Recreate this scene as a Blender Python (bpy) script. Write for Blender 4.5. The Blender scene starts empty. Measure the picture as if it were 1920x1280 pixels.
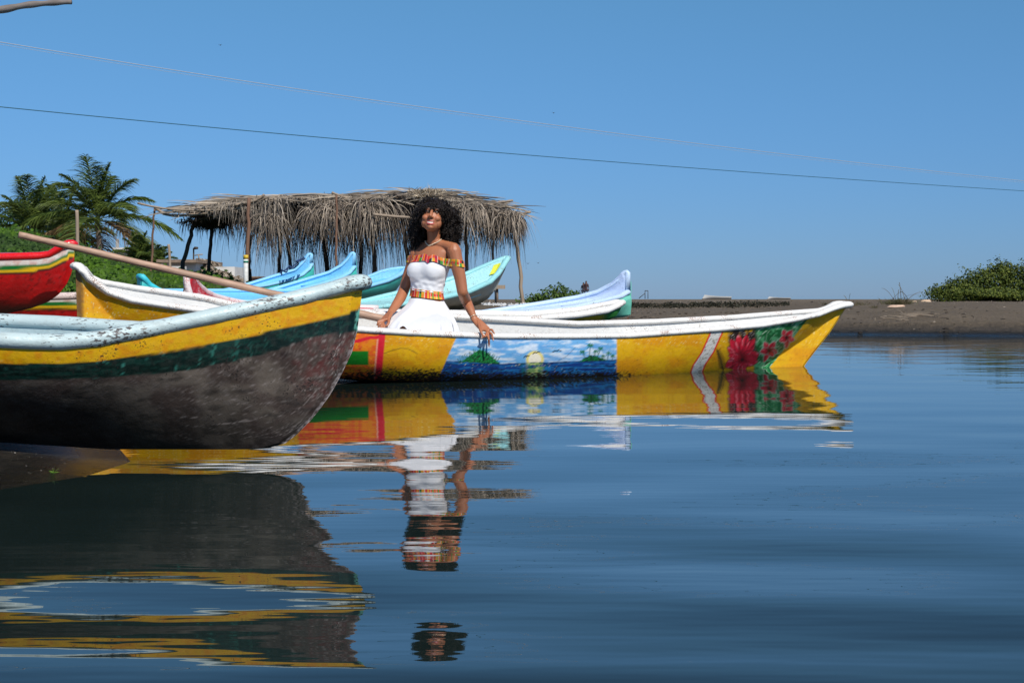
import bpy, math, random
import numpy as np
from mathutils import Vector, Matrix
from mathutils.bvhtree import BVHTree
R = math.radians
rng = np.random.default_rng(7)
random.seed(7)
sc = bpy.context.scene
COL = sc.collection

# ---------------------------------------------------------------- camera
F = 2666.67; CH = 0.6; HZ = 555.0           # focal length in px of the 1920 frame, eye height, horizon row
cam_d = bpy.data.cameras.new('camera'); cam = bpy.data.objects.new('camera', cam_d); COL.objects.link(cam)
cam_d.lens = 50; cam_d.sensor_width = 36; cam_d.clip_start = 0.05; cam_d.clip_end = 8000
cam_d.shift_y = -(640 - HZ) / 1920.0
cam.location = (0, 0, CH); cam.rotation_euler = (R(90), 0, 0)
sc.camera = cam

# ---------------------------------------------------------------- sky and sun
SUN_TRAVEL = Vector((-0.33, 0.60, -0.73)).normalized()
to_sun = -SUN_TRAVEL
elev = math.asin(to_sun.z); azim = math.atan2(to_sun.x, to_sun.y)
w = bpy.data.worlds.new("World"); sc.world = w; w.use_nodes = True
nt = w.node_tree; nt.nodes.clear()
wo = nt.nodes.new('ShaderNodeOutputWorld'); bg = nt.nodes.new('ShaderNodeBackground')
sk = nt.nodes.new('ShaderNodeTexSky'); sk.sky_type = 'NISHITA'; sk.sun_disc = False
sk.sun_elevation = elev; sk.sun_rotation = azim; sk.air_density = 1.0; sk.dust_density = 0.0; sk.ozone_density = 3.0; sk.altitude = 0
mx = nt.nodes.new('ShaderNodeMix'); mx.data_type = 'RGBA'; mx.blend_type = 'MULTIPLY'; mx.inputs[0].default_value = 1
nt.links.new(sk.outputs[0], mx.inputs[6])
tcw = nt.nodes.new('ShaderNodeTexCoord'); spw = nt.nodes.new('ShaderNodeSeparateXYZ'); nt.links.new(tcw.outputs['Generated'], spw.inputs[0])
rw_ = nt.nodes.new('ShaderNodeValToRGB'); nt.links.new(spw.outputs[2], rw_.inputs[0])      # the sea haze low in the sky is blue, not white
for el_, (p_, c_) in zip([rw_.color_ramp.elements[0], rw_.color_ramp.elements[1], rw_.color_ramp.elements.new(0.5), rw_.color_ramp.elements.new(0.5)],
                         [(0.0, (0.245, 0.415, 0.87, 1)), (0.07, (0.34, 0.535, 0.83, 1)), (0.21, (0.48, 0.81, 1.0, 1)), (0.6, (0.40, 0.74, 0.97, 1))]):
    el_.position = p_; el_.color = c_
nt.links.new(rw_.outputs[0], mx.inputs[7])
gm = nt.nodes.new('ShaderNodeHueSaturation'); gm.inputs['Saturation'].default_value = 1.0
nt.links.new(mx.outputs[2], gm.inputs['Color'])
nt.links.new(gm.outputs[0], bg.inputs[0]); bg.inputs[1].default_value = 0.095
nt.links.new(bg.outputs[0], wo.inputs[0])
sd = bpy.data.lights.new('sun', 'SUN'); sd.energy = 4.6; sd.angle = R(0.5); sd.color = (1.0, 0.95, 0.87)
so = bpy.data.objects.new('sun', sd); COL.objects.link(so); so.location = (6, -6, 12)
so.rotation_euler = SUN_TRAVEL.to_track_quat('-Z', 'Y').to_euler()
sc.view_settings.view_transform = 'Standard'; sc.view_settings.look = 'None'
sc.view_settings.gamma = 1; sc.view_settings.exposure = 0
sc.cycles.max_bounces = 8

# ---------------------------------------------------------------- helpers
def P(px, py, Y): return np.array([(px - 960) / F * Y, Y, CH - (py - HZ) / F * Y])
def proj(v):
    v = np.asarray(v); return 960 + F * v[..., 0] / v[..., 1], HZ + F * (CH - v[..., 2]) / v[..., 1]
def lin(r, g, b, k=1.0):
    a = np.array([r, g, b], float) / 255
    return np.where(a <= 0.04045, a / 12.92, ((a + 0.055) / 1.055) ** 2.4) * k
def ip(x, tab):
    t = sorted(tab); return np.interp(x, [a for a, b in t], [b for a, b in t])
def smooth(a, b, x):
    t = np.clip((x - a) / (b - a), 0, 1); return t * t * (3 - 2 * t)
_perm = rng.random((256, 256))
def vnoise(x, y):
    xi = np.floor(x).astype(int); yi = np.floor(y).astype(int); fx = x - xi; fy = y - yi
    fx = fx * fx * (3 - 2 * fx); fy = fy * fy * (3 - 2 * fy)
    g = lambda i, j: _perm[(xi + i) % 256, (yi + j) % 256]
    return (g(0, 0) * (1 - fx) + g(1, 0) * fx) * (1 - fy) + (g(0, 1) * (1 - fx) + g(1, 1) * fx) * fy
def fbm(x, y, o=4):
    s = 0; a = 0.5; n = 0
    for i in range(o):
        s = s + a * vnoise(x * 2 ** i + 17 * i, y * 2 ** i + 5 * i); n += a; a *= 0.5
    return s / n

def setp(o, label=None, cat=None, group=None, kind=None):
    if label: o['label'] = label
    if cat: o['category'] = cat
    if group: o['group'] = group
    if kind: o['kind'] = kind
    return o
def thing(name, label, cat, loc, group=None):
    o = bpy.data.objects.new(name, None); COL.objects.link(o); o.location = tuple(float(a) for a in loc)
    o.empty_display_size = 0.1
    return setp(o, label, cat, group)
def mk(name, V, Q, mat, parent=None, smooth_=True, col=None, uv=None, origin=None):
    """V (n,3) world coordinates, Q (m,4)/(m,3) indices or list; col (n,3) per vertex; uv (n,2) per vertex."""
    V = np.asarray(V, float).reshape(-1, 3)
    org = np.array(parent_world(parent)) if parent is not None else np.array(origin if origin is not None else (0, 0, 0), float)
    me = bpy.data.meshes.new(name)
    Vl = V - org
    if isinstance(Q, np.ndarray):
        k = Q.shape[1]; m = len(Q)
        me.vertices.add(len(Vl)); me.vertices.foreach_set('co', Vl.ravel())
        me.loops.add(m * k); me.loops.foreach_set('vertex_index', Q.ravel().astype(np.int32))
        me.polygons.add(m); me.polygons.foreach_set('loop_start', np.arange(0, m * k, k, dtype=np.int32))
        me.polygons.foreach_set('loop_total', np.full(m, k, dtype=np.int32))
        me.update(calc_edges=True)
    else:
        me.from_pydata([tuple(v) for v in Vl], [], [tuple(int(i) for i in q) for q in Q]); me.update()
    me.validate()
    me.polygons.foreach_set('use_smooth', np.full(len(me.polygons), bool(smooth_)))
    li = np.empty(len(me.loops), dtype=np.int32); me.loops.foreach_get('vertex_index', li)
    if col is not None:
        ca = me.color_attributes.new('Col', 'FLOAT_COLOR', 'POINT')
        c4 = np.ones((len(V), 4)); c4[:, :3] = col; ca.data.foreach_set('color', c4.ravel())
    if uv is not None:
        ul = me.uv_layers.new(name='UVMap'); ul.data.foreach_set('uv', np.asarray(uv)[li].ravel())
    if mat: me.materials.append(mat)
    o = bpy.data.objects.new(name, me); COL.objects.link(o)
    if parent is not None: o.parent = parent
    elif origin is not None: o.location = tuple(float(a) for a in org)
    return o
def parent_world(p):
    l = Vector((0, 0, 0))
    while p is not None: l = l + p.location; p = p.parent
    return tuple(l)
def gridq(n, m, cu=False, cv=False):
    i = np.arange(n if cu else n - 1); j = np.arange(m if cv else m - 1)
    I, J = np.meshgrid(i, j, indexing='ij'); I2 = (I + 1) % n; J2 = (J + 1) % m
    return np.stack([I * m + J, I2 * m + J, I2 * m + J2, I * m + J2], -1).reshape(-1, 4)
class MB:
    """collects pieces into one mesh"""
    def __init__(s): s.V = []; s.Q = []; s.C = []; s.n = 0
    def add(s, V, Q, col=None):
        V = np.asarray(V, float).reshape(-1, 3); Q = np.asarray(Q)
        if Q.shape[1] == 3: Q = np.concatenate([Q, Q[:, 2:3]], 1)
        s.V.append(V); s.Q.append(Q + s.n); s.n += len(V)
        c = np.zeros((len(V), 3)) + (np.array(col) if col is not None else 0.5); s.C.append(c)
    def tube(s, path, rad, k=8, col=None, flat=1.0, caps=True):
        V, Q = tube(path, rad, k, flat, caps); s.add(V, Q, col)
    def box(s, c, size, rot=0, col=None):
        x, y, z = np.array(size) / 2
        b = np.array([[-x, -y, -z], [x, -y, -z], [x, y, -z], [-x, y, -z], [-x, -y, z], [x, -y, z], [x, y, z], [-x, y, z]])
        ca, sa = math.cos(rot), math.sin(rot)
        b = np.stack([b[:, 0] * ca - b[:, 1] * sa, b[:, 0] * sa + b[:, 1] * ca, b[:, 2]], 1) + np.array(c)
        s.add(b, np.array([[0, 3, 2, 1], [4, 5, 6, 7], [0, 1, 5, 4], [1, 2, 6, 5], [2, 3, 7, 6], [3, 0, 4, 7]]), col)
    def ell(s, c, r, M=None, nu=20, nv=14, col=None):
        u = np.linspace(0, 2 * np.pi, nu, endpoint=False); v = np.linspace(-np.pi / 2 + 0.02, np.pi / 2 - 0.02, nv)
        U, Vv = np.meshgrid(u, v, indexing='ij')
        p = np.stack([np.cos(U) * np.cos(Vv) * r[0], np.sin(U) * np.cos(Vv) * r[1], np.sin(Vv) * r[2]], -1).reshape(-1, 3)
        if M is not None: p = p @ np.array(M).T
        p = p + np.array(c); q = gridq(nu, nv, cu=True)
        i0 = len(p); p = np.vstack([p, p.reshape(nu, nv, 3)[:, 0].mean(0), p.reshape(nu, nv, 3)[:, -1].mean(0)])
        cap = [[(k + 1) % nu * nv, k * nv, i0, i0] for k in range(nu)] + [[k * nv + nv - 1, (k + 1) % nu * nv + nv - 1, i0 + 1, i0 + 1] for k in range(nu)]
        s.add(p, np.vstack([q, cap]), col)
    def build(s, name, mat, parent=None, smooth_=True, origin=None, colors=False, uv=None):
        V = np.vstack(s.V); Q = np.vstack(s.Q); C = np.vstack(s.C)
        tri = Q[:, 2] == Q[:, 3]
        if tri.any():
            QL = [tuple(q[:3]) if t else tuple(q) for q, t in zip(Q, tri)]
            return mk(name, V, QL, mat, parent, smooth_, C if colors else None, uv, origin)
        return mk(name, V, Q, mat, parent, smooth_, C if colors else None, uv, origin)
def tube(path, rad, k=8, flat=1.0, caps=True, up=None):
    path = np.asarray(path, float); n = len(path); rad = np.zeros(n) + rad
    T = np.gradient(path, axis=0); T /= np.linalg.norm(T, axis=1)[:, None] + 1e-9
    ref = np.array(up if up is not None else ([0, 0, 1.0] if abs(T[:, 2]).mean() < 0.8 else [0, 1.0, 0]))
    S = np.cross(T, ref); S /= np.linalg.norm(S, axis=1)[:, None] + 1e-9
    U = np.cross(S, T)
    a = np.linspace(0, 2 * np.pi, k, endpoint=False)
    V = path[:, None] + rad[:, None, None] * (np.cos(a)[None, :, None] * S[:, None] + np.sin(a)[None, :, None] * U[:, None] * flat)
    V = V.reshape(-1, 3); Q = gridq(n, k, cv=True)
    if caps:
        i0 = len(V); V = np.vstack([V, path[0], path[-1]])
        c = [[j, (j + 1) % k, i0, i0] for j in range(k)] + [[(n - 1) * k + (j + 1) % k, (n - 1) * k + j, i0 + 1, i0 + 1] for j in range(k)]
        Q = np.vstack([Q, c])
    return V, Q
def spline(pts, n):
    """Catmull-Rom through pts (m,d) resampled to n"""
    p = np.asarray(pts, float); m = len(p); pp = np.vstack([2 * p[0] - p[1], p, 2 * p[-1] - p[-2]])
    t = np.linspace(0, m - 1 - 1e-6, n); i = t.astype(int); f = (t - i)[:, None]
    a, b, c, d = pp[i], pp[i + 1], pp[i + 2], pp[i + 3]
    return 0.5 * ((2 * b) + (c - a) * f + (2 * a - 5 * b + 4 * c - d) * f ** 2 + (-a + 3 * b - 3 * c + d) * f ** 3)

# ---------------------------------------------------------------- materials
def newmat(name):
    m = bpy.data.materials.new(name); m.use_nodes = True; nt = m.node_tree
    return m, nt, nt.nodes['Principled BSDF']
def nd(nt, t, **k):
    n = nt.nodes.new(t)
    for a, v in k.items(): setattr(n, a, v)
    return n
def ramp(nt, fac, stops):
    r = nd(nt, 'ShaderNodeValToRGB'); e = r.color_ramp.elements
    while len(e) < len(stops): e.new(0.5)
    for el, (p, c) in zip(e, stops):
        el.position = p; el.color = (c if len(c) == 4 else (*c, 1)) if not isinstance(c, (int, float)) else (c, c, c, 1)
    nt.links.new(fac, r.inputs[0]); return r.outputs[0]
def mixc(nt, fac, a, b, mode='MIX'):
    m = nd(nt, 'ShaderNodeMix', data_type='RGBA', blend_type=mode)
    for i, v in ((0, fac), (6, a), (7, b)):
        if hasattr(v, 'links') or hasattr(v, 'is_linked'): nt.links.new(v, m.inputs[i])
        else: m.inputs[i].default_value = v if i == 0 else ((*v, 1) if len(v) == 3 else v)
    return m.outputs[2]
def noise(nt, vec, scale, detail=4, rough=0.55, stretch=None):
    n = nd(nt, 'ShaderNodeTexNoise'); n.inputs['Scale'].default_value = scale
    n.inputs['Detail'].default_value = detail; n.inputs['Roughness'].default_value = rough
    if stretch is not None:
        mp = nd(nt, 'ShaderNodeMapping'); mp.inputs['Scale'].default_value = stretch
        nt.links.new(vec, mp.inputs[0]); vec = mp.outputs[0]
    nt.links.new(vec, n.inputs[0]); return n.outputs[0]
def bump(nt, bsdf, h, strength=0.4, dist=0.01, prev=None):
    b = nd(nt, 'ShaderNodeBump'); b.inputs['Strength'].default_value = strength; b.inputs['Distance'].default_value = dist
    nt.links.new(h, b.inputs['Height'])
    if prev is not None: nt.links.new(prev, b.inputs['Normal'])
    nt.links.new(b.outputs[0], bsdf.inputs['Normal']); return b.outputs[0]
def coord(nt, which='Object'): return nd(nt, 'ShaderNodeTexCoord').outputs[which]
def paint_mat(name, color=None, rough=0.45, chips=0.0, chipcol=(0.05, 0.03, 0.025), grime=0.25, bumpd=0.004, scale=1.0, grimecol=(0.10, 0.085, 0.06), coat=0.0, streak=(1, 1, 1)):
    """hand brushed boat paint: either one colour or the mesh's own painted colours"""
    m, nt, b = newmat(name)
    if color is None:
        a = nd(nt, 'ShaderNodeAttribute', attribute_name='Col'); base = a.outputs['Color']
    else:
        r = nd(nt, 'ShaderNodeRGB'); r.outputs[0].default_value = (*color, 1); base = r.outputs[0]
    oc = coord(nt)
    n1 = noise(nt, oc, 5 * scale, 6, 0.65); n2 = noise(nt, oc, 38 * scale, 5, 0.7, streak); n3 = noise(nt, oc, 130 * scale, 3, 0.6, streak)
    base = mixc(nt, 0.5, base, ramp(nt, n1, [(0.3, 0.80), (0.7, 1.12)]), 'MULTIPLY')
    base = mixc(nt, ramp(nt, n2, [(0.5, 0.0), (0.78, grime)]), base, grimecol)
    if chips > 0:
        mul = nd(nt, 'ShaderNodeMath', operation='MULTIPLY'); nt.links.new(n3, mul.inputs[0]); nt.links.new(n1, mul.inputs[1])
        lo = 0.41 - 0.13 * chips
        base = mixc(nt, ramp(nt, mul.outputs[0], [(lo - 0.03, 0.0), (lo, 0.9)]), base, chipcol)
    nt.links.new(base, b.inputs['Base Color'])
    nt.links.new(ramp(nt, n2, [(0.3, max(rough - 0.12, 0.05)), (0.8, rough + 0.25)]), b.inputs['Roughness'])
    b.inputs['Coat Weight'].default_value = coat; b.inputs['Coat Roughness'].default_value = 0.15
    p = bump(nt, b, n1, 0.6, bumpd * 3); bump(nt, b, n2, 0.5, bumpd, p)
    return m
def flat_mat(name, color, rough=0.6, var=0.25, scale=20, bd=0.003, metallic=0, stretch=None):
    m, nt, b = newmat(name); oc = coord(nt)
    n = noise(nt, oc, scale, 5, 0.6, stretch)
    c = mixc(nt, 1.0, (*color, 1), ramp(nt, n, [(0.25, 1 - var), (0.75, 1 + var)]), 'MULTIPLY')
    nt.links.new(c, b.inputs['Base Color']); b.inputs['Roughness'].default_value = rough; b.inputs['Metallic'].default_value = metallic
    bump(nt, b, n, 0.6, bd); return m
def col_mat(name, rough=0.6, var=0.2, scale=30, bd=0.0, transl=0.0, spec=0.5):
    m, nt, b = newmat(name); a = nd(nt, 'ShaderNodeAttribute', attribute_name='Col'); oc = coord(nt)
    n = noise(nt, oc, scale, 3)
    c = mixc(nt, 1.0, a.outputs['Color'], ramp(nt, n, [(0.25, 1 - var), (0.75, 1 + var)]), 'MULTIPLY')
    nt.links.new(c, b.inputs['Base Color']); b.inputs['Roughness'].default_value = rough; b.inputs['Specular IOR Level'].default_value = spec
    if bd: bump(nt, b, n, 0.6, bd)
    if transl > 0:
        t = nd(nt, 'ShaderNodeBsdfTranslucent'); nt.links.new(c, t.inputs[0])
        mxs = nd(nt, 'ShaderNodeMixShader'); mxs.inputs[0].default_value = transl
        nt.links.new(b.outputs[0], mxs.inputs[1]); nt.links.new(t.outputs[0], mxs.inputs[2])
        nt.links.new(mxs.outputs[0], nt.nodes['Material Output'].inputs[0])
    return m
M = {}
M['leaf'] = col_mat('leaf', 0.6, 0.2, 5, transl=0.3, spec=0.25)
M['palmleaf'] = col_mat('palm_leaf', 0.5, 0.2, 5, transl=0.25, spec=0.35)
M['straw'] = col_mat('dry_palm_thatch', 0.75, 0.35, 5, transl=0.08)
M['bark'] = flat_mat('bark', (0.16, 0.12, 0.09), 0.85, 0.4, 14, 0.01)
M['darkwood'] = flat_mat('dark_wood_pole', (0.055, 0.04, 0.03), 0.85, 0.4, 14, 0.006, stretch=(1, 1, 0.15))
M['palewood'] = flat_mat('pale_wood_pole', (0.30, 0.23, 0.165), 0.8, 0.3, 14, 0.006, stretch=(1, 1, 0.15))
M['brownwood'] = flat_mat('brown_wood_pole', (0.17, 0.09, 0.055), 0.8, 0.35, 14, 0.006, stretch=(1, 1, 0.15))

# ---------------------------------------------------------------- ground
shore = [(-400, 2.6), (-10, 3.0), (-4, 3.15), (-2.3, 3.55), (-1.72, 4.15), (-1.42, 4.75), (-1.38, 5.15), (-1.62, 5.8), (-1.85, 7.0), (-2.05, 8.5), (-1.75, 9.7), (-1.0, 10.75),
         (0.6, 12.6), (2.2, 15.0), (3.4, 18.0), (4.3, 21.0), (5.2, 21.9), (7.5, 21.2), (9.5, 20.9), (14, 20.2), (30, 19), (400, 10)]
sh = np.array(shore + [(400, 250), (-400, 250)])
def seg_dist(x, y):
    d = np.full(x.shape, 1e9); n = len(shore)
    for (x0, y0), (x1, y1) in zip(shore[:-1], shore[1:]):
        dx, dy = x1 - x0, y1 - y0; t = np.clip(((x - x0) * dx + (y - y0) * dy) / (dx * dx + dy * dy), 0, 1)
        d = np.minimum(d, np.hypot(x - x0 - t * dx, y - y0 - t * dy))
    inside = np.zeros(x.shape, bool); m = len(sh)
    for i in range(m):
        x0, y0 = sh[i]; x1, y1 = sh[(i + 1) % m]
        c = ((y0 > y) != (y1 > y)) & (x < (x1 - x0) * (y - y0) / (y1 - y0 + 1e-12) + x0); inside ^= c
    return np.where(inside, d, -d)
def ground_z(x, y):
    x = np.asarray(x, float); y = np.asarray(y, float)
    jig = 0.25 * (fbm(x * 0.9 + 40, y * 0.9 + 40) - 0.5) * smooth(9, 14, y)
    d = seg_dist(x, y) + jig
    sc_ = 4.0 + (1.7 - 4.0) * smooth(6.5, 9.5, y)
    land = 0.44 * (1 - np.exp(-np.maximum(d, 0) / sc_))
    land = land - 0.0016 * np.maximum(y - 30, 0) - 0.0004 * np.maximum(y - 110, 0) * 1.0
    land = land + 0.05 * (fbm(x * 0.5, y * 0.3) - 0.5) * smooth(1.5, 5, d) * smooth(60, 25, y)
    land = land + 0.045 * (fbm(x * 2.3, y * 1.6) - 0.5) * 1.3 * smooth(0.3, 2.5, d) * smooth(60, 25, y)
    right = smooth(1.0, 1.9, x) * (1 - smooth(5.2, 7.5, x)) * smooth(11, 14, y) * (1 - smooth(31, 33.5, y))
    land = np.minimum(land, land * (1 - right) + right * (0.02 + land * 0.66))
    # eroded lip along the far bank and a shallow gully behind it
    far = smooth(14, 19, y) * smooth(2, 5, x)
    land = land + far * 0.05 * smooth(0.7, 0.95, d + 0.25 * (fbm(x * 3, y * 3) - 0.5)) - far * 0.03
    return np.where(d > 0, land, np.maximum(d * 0.11, -0.7))
def axis(parts): return np.unique(np.concatenate([np.linspace(a, b, n) for a, b, n in parts]))
gx = axis([(-400, -40, 12), (-40, -8, 34), (-8, 14, 330), (14, 60, 50), (60, 400, 12)])
gy = axis([(1.5, 3.0, 6), (3.0, 12, 130), (12, 26, 170), (26, 50, 60), (50, 120, 30), (120, 250, 20)])
X, Y = np.meshgrid(gx, gy, indexing='ij'); Z = ground_z(X, Y)
def mul_(nt, a, k):
    q = nd(nt, 'ShaderNodeMath', operation='MULTIPLY'); nt.links.new(a, q.inputs[0]); q.inputs[1].default_value = k; return q.outputs[0]
m, nt, b = newmat('dark_sand')
oc = coord(nt); n1 = noise(nt, oc, 1.3, 8, 0.65); n2 = noise(nt, oc, 9, 8, 0.7); n3 = noise(nt, oc, 90, 4, 0.7)
c = mixc(nt, n1, (0.118, 0.090, 0.059), (0.245, 0.188, 0.124))
c = mixc(nt, 0.7, c, ramp(nt, n2, [(0.3, 0.72), (0.7, 1.2)]), 'MULTIPLY')
c = mixc(nt, ramp(nt, n3, [(0.60, 0.0), (0.72, 0.55)]), c, (0.3, 0.26, 0.2))
c = mixc(nt, ramp(nt, n3, [(0.28, 0.5), (0.38, 0.0)]), c, (0.03, 0.024, 0.02))
sep = nd(nt, 'ShaderNodeSeparateXYZ'); nt.links.new(oc, sep.inputs[0])
ad = nd(nt, 'ShaderNodeMath', operation='MULTIPLY_ADD'); nt.links.new(n2, ad.inputs[0]); ad.inputs[1].default_value = 0.16; nt.links.new(sep.outputs[2], ad.inputs[2])
wet = ramp(nt, ad.outputs[0], [(0.19, 1.0), (0.30, 0.0)])
c = mixc(nt, mul_(nt, wet, 0.8), c, (0.060, 0.050, 0.040))
soak = ramp(nt, ad.outputs[0], [(0.115, 1.0), (0.175, 0.0)]); c = mixc(nt, soak, c, (0.017, 0.0155, 0.0115))
film = ramp(nt, sep.outputs[2], [(0.012, 1.0), (0.05, 0.0)]); nt.links.new(c, b.inputs['Base Color'])
nt.links.new(ramp(nt, film, [(0.0, 0.80), (1.0, 0.16)]), b.inputs['Roughness'])
b.inputs['Specular IOR Level'].default_value = 0.3
n5 = noise(nt, oc, 26, 5, 0.7); pr0 = bump(nt, b, n5, 0.9, 0.035); pr = bump(nt, b, n2, 1.0, 0.11, pr0); bump(nt, b, n3, 0.5, 0.006, pr)
g = mk('ground', np.stack([X, Y, Z], -1), gridq(len(gx), len(gy)), m); setp(g, kind='structure')

# ---------------------------------------------------------------- water
m, nt, b = newmat('lagoon_water')
b.inputs['Base Color'].default_value = (0.010, 0.018, 0.016, 1); b.inputs['Roughness'].default_value = 0.0; b.inputs['IOR'].default_value = 1.333
oc = coord(nt)
def wv(scale, sx, rot, detail=1.0, rough=0.4):
    mp = nd(nt, 'ShaderNodeMapping'); mp.inputs['Scale'].default_value = (sx, 1, 1); mp.inputs['Rotation'].default_value = (0, 0, rot)
    nt.links.new(oc, mp.inputs[0]); n = nd(nt, 'ShaderNodeTexNoise'); n.inputs['Scale'].default_value = scale
    n.inputs['Detail'].default_value = detail; n.inputs['Roughness'].default_value = rough; nt.links.new(mp.outputs[0], n.inputs[0]); return n.outputs[0]
def mul(a, k):
    q = nd(nt, 'ShaderNodeMath', operation='MULTIPLY'); nt.links.new(a, q.inputs[0])
    if isinstance(k, (int, float)): q.inputs[1].default_value = k
    else: nt.links.new(k, q.inputs[1])
    return q.outputs[0]
def addn(a, c_):
    q = nd(nt, 'ShaderNodeMath', operation='ADD'); nt.links.new(a, q.inputs[0]); nt.links.new(c_, q.inputs[1]); return q.outputs[0]
sepw = nd(nt, 'ShaderNodeSeparateXYZ'); nt.links.new(oc, sepw.inputs[0])
def mrange(a0, a1, b0, b1):
    q = nd(nt, 'ShaderNodeMapRange'); q.interpolation_type = 'SMOOTHSTEP'
    for k_, v_ in zip((1, 2, 3, 4), (a0, a1, b0, b1)): q.inputs[k_].default_value = v_
    nt.links.new(sepw.outputs[1], q.inputs[0]); return q.outputs[0]
nearf = mul(mrange(2.4, 4.6, 1.0, 0.24), mrange(4.6, 9.5, 1.0, 0.38))
openw = nd(nt, 'ShaderNodeMapRange'); openw.inputs[1].default_value = 2.3; openw.inputs[2].default_value = 5.0; openw.inputs[3].default_value = 0.0; openw.inputs[4].default_value = 0.8
nt.links.new(sepw.outputs[0], openw.inputs[0])
swell = mul(wv(1.7, 0.50, R(6), 0.0), 0.044)
mid = mul(wv(5.0, 0.40, R(-7), 0.0), 0.0036)
fine = mul(wv(20.0, 0.24, R(3), 1.0), 0.00042)
ripl = mul(wv(13.0, 0.22, R(-2), 1.0), 0.00065)
hgt = addn(mul(addn(addn(swell, ripl), addn(mid, fine)), nearf), mul(addn(mid, fine), openw.outputs[0]))
hgt = addn(hgt, addn(mul(fine, 0.3), mul(ripl, 0.22)))
hgt = addn(hgt, mul(ripl, mul(openw.outputs[0], 0.45)))
bm = nd(nt, 'ShaderNodeBump'); bm.inputs['Strength'].default_value = 1.0; bm.inputs['Distance'].default_value = 1.0
nt.links.new(hgt, bm.inputs['Height']); nt.links.new(bm.outputs[0], b.inputs['Normal'])
wx = axis([(-4000, -50, 6), (-50, 50, 30), (50, 4000, 6)]); wy = axis([(-60, 40, 30), (40, 6000, 12)])
X, Y = np.meshgrid(wx, wy, indexing='ij')
wt = mk('water', np.stack([X, Y, X * 0], -1), gridq(len(wx), len(wy)), m); setp(wt, kind='structure')

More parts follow.
